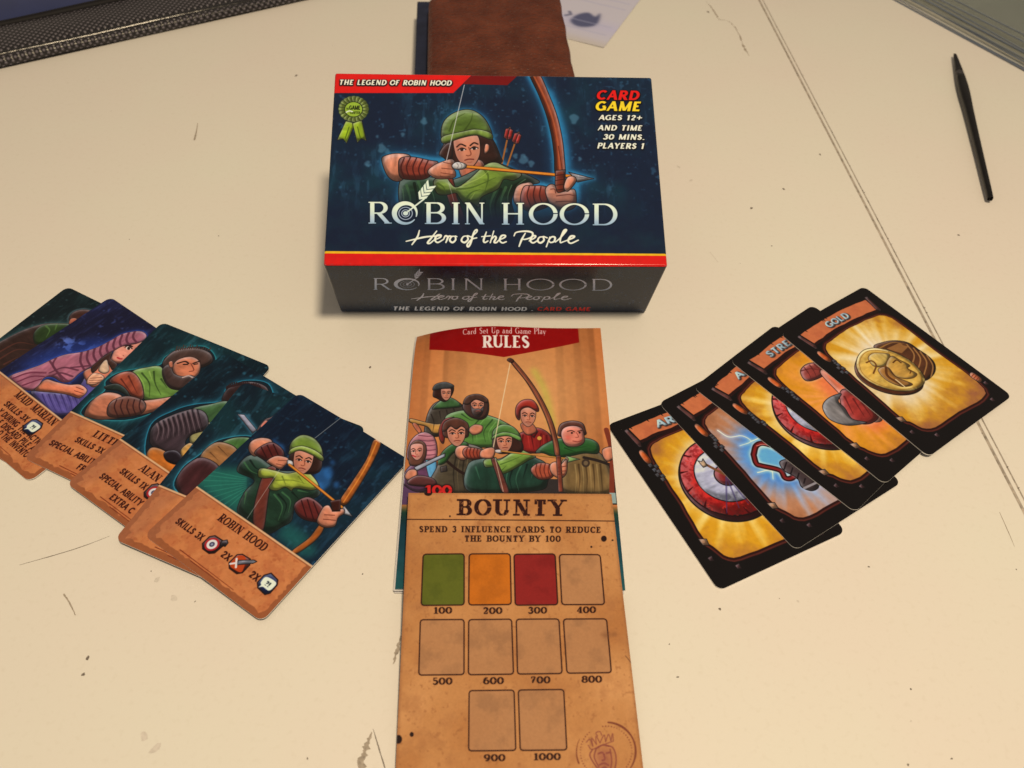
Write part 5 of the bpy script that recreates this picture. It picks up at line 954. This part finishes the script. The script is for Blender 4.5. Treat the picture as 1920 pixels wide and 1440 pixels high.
# ================================================================ the game box, propped on the wallet behind it
BW_, BD_, BH_ = 153.23, 102.33, 52.08
box = empty('game_box', (-.0871276, .2918354, 0), .0712781); box.rotation_euler = (.3656791, 0, .0712781)
tag(box, 'glossy dark blue card game box with red banner and archer picture, tilted up', 'box')
def build_box():
    bm = bmesh.new(); bmesh.ops.create_cube(bm, size=1)
    for v in bm.verts: v.co = Vector(((v.co.x+.5)*BW_*MM, (v.co.y+.5)*BD_*MM, (v.co.z+.5)*BH_*MM+.0003))
    bmesh.ops.bevel(bm, geom=bm.edges[:], offset=1.1*MM, segments=4, profile=.5, affect='EDGES'); bm.normal_update()
    uvl = bm.loops.layers.uv.new('uv')
    for f in bm.faces:
        n = f.normal; f.smooth = True
        f.material_index = 0 if n.z > .25 else 1 if n.y < -.5 else 2
        for l in f.loops:
            c = l.vert.co/MM; l[uvl].uv = (c.x/BW_, c.y/BD_) if f.material_index == 0 else (c.x/BW_, c.z/BH_)
    me = bpy.data.meshes.new('carton'); bm.to_mesh(me); bm.free()
    for m in (print_mat('lid_print', box_top(), .17, .3, .35, .02), print_mat('front_print', box_front(), .22, .16, .02, .02), mat('navy_print', alb(24, 34, 50), .3, .5, .3, 40, coat=.3)): me.materials.append(m)
    o = bpy.data.objects.new('carton', me); COL.objects.link(o); o.parent = box
    w = o.modifiers.new('wn', 'WEIGHTED_NORMAL'); w.keep_sharp = True
build_box()

# ================================================================ wallet and book behind, paper slip, pouch, sleeves, spudger
ROT = math.radians(5.4); cr, sr = math.cos(ROT), math.sin(ROT)
def loc(o, pts): return [(o[0]+cr*x-sr*y, o[1]+sr*x+cr*y) for x, y in pts]
def leather():
    m, nt, b = node_mat('brown_leather'); L = nt.links.new; tc = N(nt, 'ShaderNodeTexCoord'); mp = N(nt, 'ShaderNodeMapping'); mp.inputs['Rotation'].default_value = (0, 0, .5); mp.inputs['Scale'].default_value = (1, 2.2, 1); L(tc.outputs['Object'], mp.inputs['Vector'])
    v = N(nt, 'ShaderNodeTexVoronoi', Scale=330., feature='SMOOTH_F1'); n = N(nt, 'ShaderNodeTexNoise', Scale=60., Detail=6.); L(mp.outputs['Vector'], v.inputs['Vector']); L(tc.outputs['Object'], n.inputs['Vector'])
    r = N(nt, 'ShaderNodeValToRGB'); r.color_ramp.elements[0].position = .3; r.color_ramp.elements[1].position = .72; r.color_ramp.elements[0].color = alb(84, 36, 20); r.color_ramp.elements[1].color = alb(116, 56, 32); L(n.outputs['Fac'], r.inputs['Fac'])
    pit = N(nt, 'ShaderNodeTexVoronoi', Scale=150.); pr = N(nt, 'ShaderNodeValToRGB'); pr.color_ramp.elements[0].position = .06; pr.color_ramp.elements[0].color = (.35, .3, .3, 1); pr.color_ramp.elements[1].position = .16; L(mp.outputs['Vector'], pit.inputs['Vector']); L(pit.outputs['Distance'], pr.inputs['Fac'])
    mx = N(nt, 'ShaderNodeMix', data_type='RGBA', blend_type='MULTIPLY'); mx.inputs[0].default_value = .8; L(r.outputs['Color'], mx.inputs[6]); L(pr.outputs['Color'], mx.inputs[7]); L(mx.outputs[2], b.inputs['Base Color'])
    bp = N(nt, 'ShaderNodeBump', Strength=.9, Distance=.0016); L(v.outputs['Distance'], bp.inputs['Height']); bp.invert = True; L(bp.outputs['Normal'], b.inputs['Normal']); b.inputs['Roughness'].default_value = .42; b.inputs['Specular IOR Level'].default_value = .22
    return m
M_LEATHER = leather(); M_NAVY = mat('navy_cloth', alb(38, 40, 50), .7, .25, .25, 120, .3, 900)
bk = empty('navy_book'); tag(bk, 'dark navy book lying under the brown leather wallet', 'book')
o0 = (-61.5, 379)
slab('cover', loc(o0, [(0, 3), (90, 3), (90, 203), (0, 203)]), 15.5, 18, M_NAVY, bk, .8); slab('page_block', loc(o0, [(2, 5), (88, 5), (88, 200), (2, 200)]), 2.3, 15.5, M_PAPER, bk); slab('back_cover', loc(o0, [(0, 3), (90, 3), (90, 203), (0, 203)]), 0, 2.3, M_NAVY, bk, .8)
wl = empty('leather_wallet'); tag(wl, 'brown pebbled leather wallet propping up the back of the game box', 'wallet')
o1 = (-53.4, 383)
def wallet_body():
    # lofted cross-section: rounded fold on one side, cut edges on the other
    prof = [(2.6, 18.05), (0.6, 20.5), (0, 24.5), (.8, 29), (3.2, 32), (8, 33.2), (30, 33.4), (60, 33.2), (86, 33), (88.6, 32.4), (89.4, 30.6), (89.2, 27.2), (87.5, 26.2), (87.5, 25.2), (89.4, 24), (89.4, 19.6), (88, 18.05)]
    v, f = [], []; n = len(prof); ys = np.linspace(0, 178, 40)
    for j, y in enumerate(ys):
        e = min(y, 178-y); k = 1-max(0, 1-e/2.5)**2*.06
        for i, (x, z) in enumerate(prof):
            w = .35*math.sin(y*.21+i)*(.5 if i < 8 else 1); X = 45+(x-45)*(.985+.015*k)+(w if i >= 9 and i < 16 else 0); Z = 18+(z-18)*k+.15*math.sin(y*.13+x*.1)*(z > 30)
            q = loc(o1, [(X, y)])[0]; v.append((q[0]*MM, q[1]*MM, Z*MM))
    for j in range(len(ys)-1):
        for i in range(n-1): f.append((j*n+i, j*n+i+1, (j+1)*n+i+1, (j+1)*n+i))
    f += [tuple(range(n))[::-1], tuple(range((len(ys)-1)*n, len(ys)*n))]
    mesh_obj('cover', v, f, M_LEATHER, wl, smooth=True)
wallet_body()
slab('lining', loc(o1, [(4, 1), (86.5, 1), (86.5, 176), (4, 176)]), 25.4, 26, mat('lining', alb(60, 34, 26), .7, .2), wl)
# paper slip with a smudged drawing
P0 = np.array((54.2, 562.3)); E1 = np.array((-.927, .374)); E2 = np.array((.359, .933))
def slip_print():
    cv = Canvas(95, 130, 4, (206, 192, 182)); W = lambda x, y: (95-np.dot(np.array((x, y))-P0, E1), 130-np.dot(np.array((x, y))-P0, E2))
    f = np.linspace(0, 1, cv.H)[:, None]*np.ones((1, cv.W)); cv.put(np.clip((f-.92)*14, 0, 1), (204, 186, 158), .7); cv.put(np.clip(1-np.abs(f-.8)*9, 0, 1), (196, 184, 190), .6)
    q = [W(*p) for p in ((31, 599), (36, 608), (44, 612), (49, 606), (53, 612), (50, 596), (43, 591), (35, 592))]; cv.put(blur(cv.poly(q, True), 4), (92, 90, 106)); cv.put(blur(cv.poly([(x, y+1) for x, y in q], True), 9), (100, 98, 112), .5)
    cv.put(blur(cv.line([W(27, 606), W(31, 608), W(30, 612)], 2.5), 2), (110, 106, 116), .8)
    for y in (100, 112, 70, 60): cv.put(blur(cv.line([(10, y), (90, y+1)], 1.2), 2), (180, 172, 176), .6)
    return cv
sl = empty('paper_slip', (0, 0, 0)); a = P0+E1*95+E2*130
sp = sheet('paper_slip', 95, 130, lambda x, y: .25+.4*math.sin(x*.05)**2, .1, print_mat('slip_print', slip_print(), .6, .2), M_PAPER, None, 12, 14)
bpy.data.objects.remove(sl); sp.location = (a[0]*MM, a[1]*MM, 0); sp.rotation_euler = (0, 0, math.atan2(-E1[1], -E1[0])); sp.name = 'paper_slip'
tag(sp, 'pale paper slip with a dark smudged drawing beside the leather wallet', 'paper')
# vinyl pouch with woven trim
def weave(name, c0, c1, sc, rough):
    m, nt, b = node_mat(name); L = nt.links.new; tc = N(nt, 'ShaderNodeTexCoord'); mp = N(nt, 'ShaderNodeMapping'); mp.inputs['Scale'].default_value = (sc, sc, sc); mp.inputs['Rotation'].default_value = (0, 0, .78); L(tc.outputs['UV'], mp.inputs['Vector'])
    w1 = N(nt, 'ShaderNodeTexWave', Scale=1., bands_direction='X'); w2 = N(nt, 'ShaderNodeTexWave', Scale=1., bands_direction='Y'); mu = N(nt, 'ShaderNodeMath', operation='MULTIPLY')
    for w in (w1, w2): L(mp.outputs['Vector'], w.inputs['Vector'])
    L(w1.outputs['Fac'], mu.inputs[0]); L(w2.outputs['Fac'], mu.inputs[1]); r = N(nt, 'ShaderNodeValToRGB'); r.color_ramp.elements[0].color = c0; r.color_ramp.elements[1].color = c1; r.color_ramp.elements[0].position = .15; r.color_ramp.elements[1].position = .8; L(mu.outputs[0], r.inputs['Fac']); L(r.outputs['Color'], b.inputs['Base Color'])
    bp = N(nt, 'ShaderNodeBump', Strength=.9, Distance=.0008); L(mu.outputs[0], bp.inputs['Height']); L(bp.outputs['Normal'], b.inputs['Normal']); b.inputs['Roughness'].default_value = rough; b.inputs['Specular IOR Level'].default_value = .5
    return m
M_WEAVE = weave('woven_mesh', alb(30, 25, 23), alb(120, 106, 96), .1, .3); M_VINYL = mat('black_vinyl', alb(26, 22, 20), .6, .2, 0, bump=.3, bscale=250); M_WELT = mat('glossy_welt', alb(30, 26, 24), .2, .6, 0, bump=1., bscale=110); M_BLUE = mat('blue_film', alb(40, 46, 74), .16, .5, .35, 14, .6, 30)
PA = math.radians(32.5); PO = np.array((-344.6, 495.8)); pu, pv = np.array((math.cos(PA), math.sin(PA))), np.array((-math.sin(PA), math.cos(PA)))
pouch = empty('mesh_pouch', (PO[0]*MM, PO[1]*MM, 0), PA); tag(pouch, 'dark woven mesh pouch with glossy piping and a blue window', 'pouch')
def band(name, prof, m, u0=-140, u1=430):
    v, uv, f = [], [], []; us = np.linspace(u0, u1, 60); s = np.r_[0, np.cumsum(np.hypot(*np.diff(np.array(prof), axis=0).T))]; n = len(prof)
    for i, u in enumerate(us):
        for (y, z), t in zip(prof, s): v.append((u*MM, (y+.5*math.sin(u*.03))*MM, (z+.35*math.sin(u*.05+y*.2))*MM)); uv.append((u, t))
    for i in range(len(us)-1):
        for k in range(n-1): f.append((i*n+k, (i+1)*n+k, (i+1)*n+k+1, i*n+k+1))
    return mesh_obj(name, v, f, m, pouch, uv=uv, smooth=True)
arcp = lambda c, r, z, n=9: [(c-r*math.cos(t), z+r*math.sin(t)) for t in np.linspace(-.6, math.pi+.3, n)]
band('piping', arcp(3.4, 3.4, 3.2), M_WEAVE); band('welt', arcp(9.6, 2.2, 4.4), M_WELT)
band('mesh_band', [(11, 5), (14, 6.4), (24, 7.2), (36, 7.2), (44, 6.6), (46, 6)], M_WEAVE); band('border', arcp(48.5, 3, 5.4), M_VINYL)
band('window', [(51, 6), (58, 6.8), (75, 7.6), (95, 7.4), (130, 7)], M_BLUE); slab('backing', [(-140, 1), (430, 1), (430, 130), (-140, 130)], .1, 2.2, M_VINYL, pouch)
# clear sleeves, fanned
def plastic():
    m = bpy.data.materials.new('clear_plastic'); m.use_nodes = True; nt = m.node_tree; nt.nodes.clear(); L = nt.links.new
    out = N(nt, 'ShaderNodeOutputMaterial'); tr = N(nt, 'ShaderNodeBsdfTransparent', Color=(.978, .979, .97, 1)); df = N(nt, 'ShaderNodeBsdfDiffuse', Color=alb(170, 168, 150)); gl = N(nt, 'ShaderNodeBsdfGlossy', Roughness=.12); lw = N(nt, 'ShaderNodeLayerWeight', Blend=.04)
    m1 = N(nt, 'ShaderNodeMixShader', Fac=.05); m2 = N(nt, 'ShaderNodeMixShader'); L(tr.outputs[0], m1.inputs[1]); L(df.outputs[0], m1.inputs[2]); L(lw.outputs['Fresnel'], m2.inputs['Fac']); L(m1.outputs[0], m2.inputs[1]); L(gl.outputs[0], m2.inputs[2]); L(m2.outputs[0], out.inputs['Surface'])
    return m
M_PLASTIC = plastic(); M_PEDGE = mat('sleeve_edge', alb(112, 112, 108), .3, .5)
q0 = np.array((284.7, 653.8)); q1 = np.array((347.6, 562.5)); sd = (q1-q0)/np.hypot(*(q1-q0)); sn = np.array((-sd[1], sd[0]))
for k in range(8):
    off = (0, 2.1, 5.6, 7.2, 11.4, 12.2, 18, 26)[k]; da = (0, .006, -.004, .01, .004, -.008, .012, .02)[k]; c = q0-sd*60+sn*off; ang = math.atan2(sd[1], sd[0])+da
    o = sheet('plastic_sleeve', 220, 160, (lambda k: lambda x, y: .5+(0, 1., 2.6, 3.5, 5.4, 6.2, 8.1, 9.6)[k]+.45*math.sin(x*.03+k*2))(k), .25, M_PLASTIC, M_PEDGE, None, 14, 4, 0., M_PLASTIC)
    o.location = (c[0]*MM, c[1]*MM, 0); o.rotation_euler = (math.pi, 0, ang); o.location.z = (.6+2*(.5+k*1.25))*MM
    o.rotation_euler = (0, 0, ang+math.pi); o.location = ((c+sd*220)[0]*MM, (c+sd*220)[1]*MM, 0)
    zz_ = (lambda k: lambda x, y: .56+(0, 1., 2.6, 3.5, 5.4, 6.2, 8.1, 9.6)[k]+.45*math.sin(x*.03+k*2))(k)
    sheet('welded_seam', 220, (1.6, .9, 1.3, .8, 1.8, .9, 1.2, 1.)[k], zz_, .4, M_PEDGE, M_PEDGE, o, 14, 2)
    tag(o, 'clear plastic sleeve in the loose stack at the table corner beyond the black spudger', 'sleeve', 'stacked clear plastic sleeves')
# black spudger
def spudger():
    A = np.array(((302.4, 574.6), (301.2, 556), (298.4, 540), (292.2, 507), (281.1, 452.6), (273.9, 408.9)))
    d = A[0]-A[-1]; L_ = np.hypot(*d); d = d/L_; nrm = np.array((-d[1], d[0]))
    st = [(0, 0.34, .4), (.004, 1.18, 1.3), (.02, 1.68, 1.7), (.3, 2.10, 2.1), (.55, 2.69, 2.5), (.66, 3.28, 2.6), (.74, 3.36, 2.4), (.82, 2.86, 2.1)]; st2 = [(.82, 2.86, 2.1), (.835, 2.69, 2.), (.85, 2.52, 1.9)]; st3 = [(.85, 2.52, 1.9), (.92, 1.85, 1.3), (.98, 1.26, .7), (1, 0.92, .4)]
    r = empty('spudger'); tag(r, 'slim black plastic spudger stick lying near the clear sleeves', 'tool')
    def part(nm, S, m):
        v, f = [], []; n = 14; P = crom([s for s in S], n=4) if len(S) > 3 else np.array(S)
        for t, w, h in P:
            c = A[-1]+d*L_*t
            for k in range(n): a = math.tau*k/n; x = c+nrm*w*math.copysign(abs(math.cos(a))**.7, math.cos(a)); v.append((x[0]*MM, x[1]*MM, (3.3+h*math.copysign(abs(math.sin(a))**.7, math.sin(a)))*MM))
        for i in range(len(P)-1):
            for k in range(n): f.append((i*n+k, i*n+(k+1) % n, (i+1)*n+(k+1) % n, (i+1)*n+k))
        f += [tuple(range(n))[::-1], tuple(range((len(P)-1)*n, len(P)*n))]; mesh_obj(nm, v, f, m, r, smooth=True)
    part('handle', st, mat('black_nylon', alb(17, 13, 12), .35, .25, .3, 150, .2, 500)); part('collar', st2, mat('grey_collar', alb(62, 54, 48), .5, .3)); part('blade', st3, mat('worn_nylon', alb(30, 25, 22), .5, .25, .4, 300))
spudger()

# ================================================================ cards
def card(key, name, pose, z0, drop, cv, label, group, rough=.38):
    x, y, th = pose
    s = lambda t: max(0, min(1, t))**2*(3-2*max(0, min(1, t)))
    o = sheet(name, CW, CH, lambda a, b: z0-drop*s((a-30)/33.5), .46, print_mat('print_'+key, cv, .26, .25, 0), M_EDGE, None, 16, 18, 3.2, M_BACK)
    o.location = (x*MM, y*MM, 0); o.rotation_euler = (0, 0, math.radians(th)); tag(o, label, 'card', group); return o
GL, GR_ = 'character cards fanned out on the table', 'black bordered skill cards fanned out on the table'
CARDS = [('L1', 'character_card', (-226.71, 299.45, -26.42), card_back, 'dark green character card with a brown cloak, under the striped shawl card', GL),
 ('L2', 'character_card', (-202.65, 293.22, -33.52), card_shawl, 'character card of a woman in a pink striped shawl', GL),
 ('L3', 'character_card', (-171.79, 277.55, -22.43), card_beard, 'character card of a bearded man in a green mantle', GL),
 ('L4', 'character_card', (-136.65, 259.62, -31.13), card_lute, 'character card of a curly haired lute player in a dark quilted sleeve', GL),
 ('L5', 'character_card', (-123.19, 242.1, -20.21), card_knife, 'character card with a knife and maroon glove, mostly under the archer card', GL),
 ('L6', 'character_card', (-96.81, 236.97, -31.19), card_archer, 'archer character card with three skill icons, topmost of its fan', GL),
 ('R1', 'skill_card', (43.74, 229.8, 27.75), card_target, 'target card lowest of its fan, nearest the parchment bounty sheet', GR_),
 ('R2', 'skill_card', (68.18, 243.74, 34.56), card_bolt, 'skill card with blue lightning around a dark handle', GR_),
 ('R3', 'skill_card', (85.05, 253.59, 44.15), card_target_two, 'target card lying between the lightning card and the strong arm card', GR_),
 ('R4', 'skill_card', (104.27, 271.3, 41.12), card_arm, 'skill card with a red fist and grey cuff, under the gold coin card', GR_),
 ('R5', 'skill_card', (131.7, 290.32, 37.47), card_coin, 'gold coin skill card, topmost of its fan over the table joint', GR_)]
for key, nm, pose, fn, lab, grp in CARDS:
    i = int(key[1]); card(key, nm, pose, .1+.52*i, (0, .4, .8, 1.2, 1.6, 2.)[i-1]*.45, fn(), lab, grp)

# ================================================================ rules booklet and bounty sheet
bo = empty('rules_booklet', (-.047437, .277535, 0), .05); tag(bo, 'folded paper rules booklet with red banner and a crowd of archers, curling at its top', 'booklet')
sm = lambda t: max(0, min(1, t))**2*(3-2*max(0, min(1, t)))
def zc(x, y):
    t = y/134.1; return 9-6*t-8.3*math.exp(-t/.1)*max(0, 1-x/44)**2+.6*math.sin(x*.07)*math.exp(-t*3)
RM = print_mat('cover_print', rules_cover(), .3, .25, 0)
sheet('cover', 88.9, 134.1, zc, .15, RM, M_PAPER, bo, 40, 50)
for k, (fr, dx, dy) in enumerate(((.72, -.5, .3), (.45, -.9, -.2), (.2, -.4, .5))):
    o = sheet('page', 88.9, 134.1, (lambda fr: lambda x, y: .3+fr*max(zc(x, y)-.4, 0))(fr), .12, M_PAPER, M_PAPER, bo, 24, 30); o.location = (dx*MM, -dy*MM, 0)
sheet('back_cover', 88.9, 134.1, lambda x, y: .25, .15, M_PAPER, M_PAPER, bo, 6, 6)
WB = 83.74
def zb(x, y):
    t = y/140; u = x/WB; return (8.8*(1-u)+6.4*u)*(1-t)**1.15+.55+.35*math.sin(y*.06+x*.03)*(1-t)*min(1, t*8)
bs = sheet('bounty_sheet', WB, 140, zb, .35, print_mat('bounty_print', bounty_print(), .6, .15, 0, .12), M_BROWN_EDGE, None, 20, 40)
bs.location = (-.039905, .183071, 0); bs.rotation_euler = (0, 0, .073); tag(bs, 'brown parchment bounty tracking sheet with ten numbered squares', 'sheet')
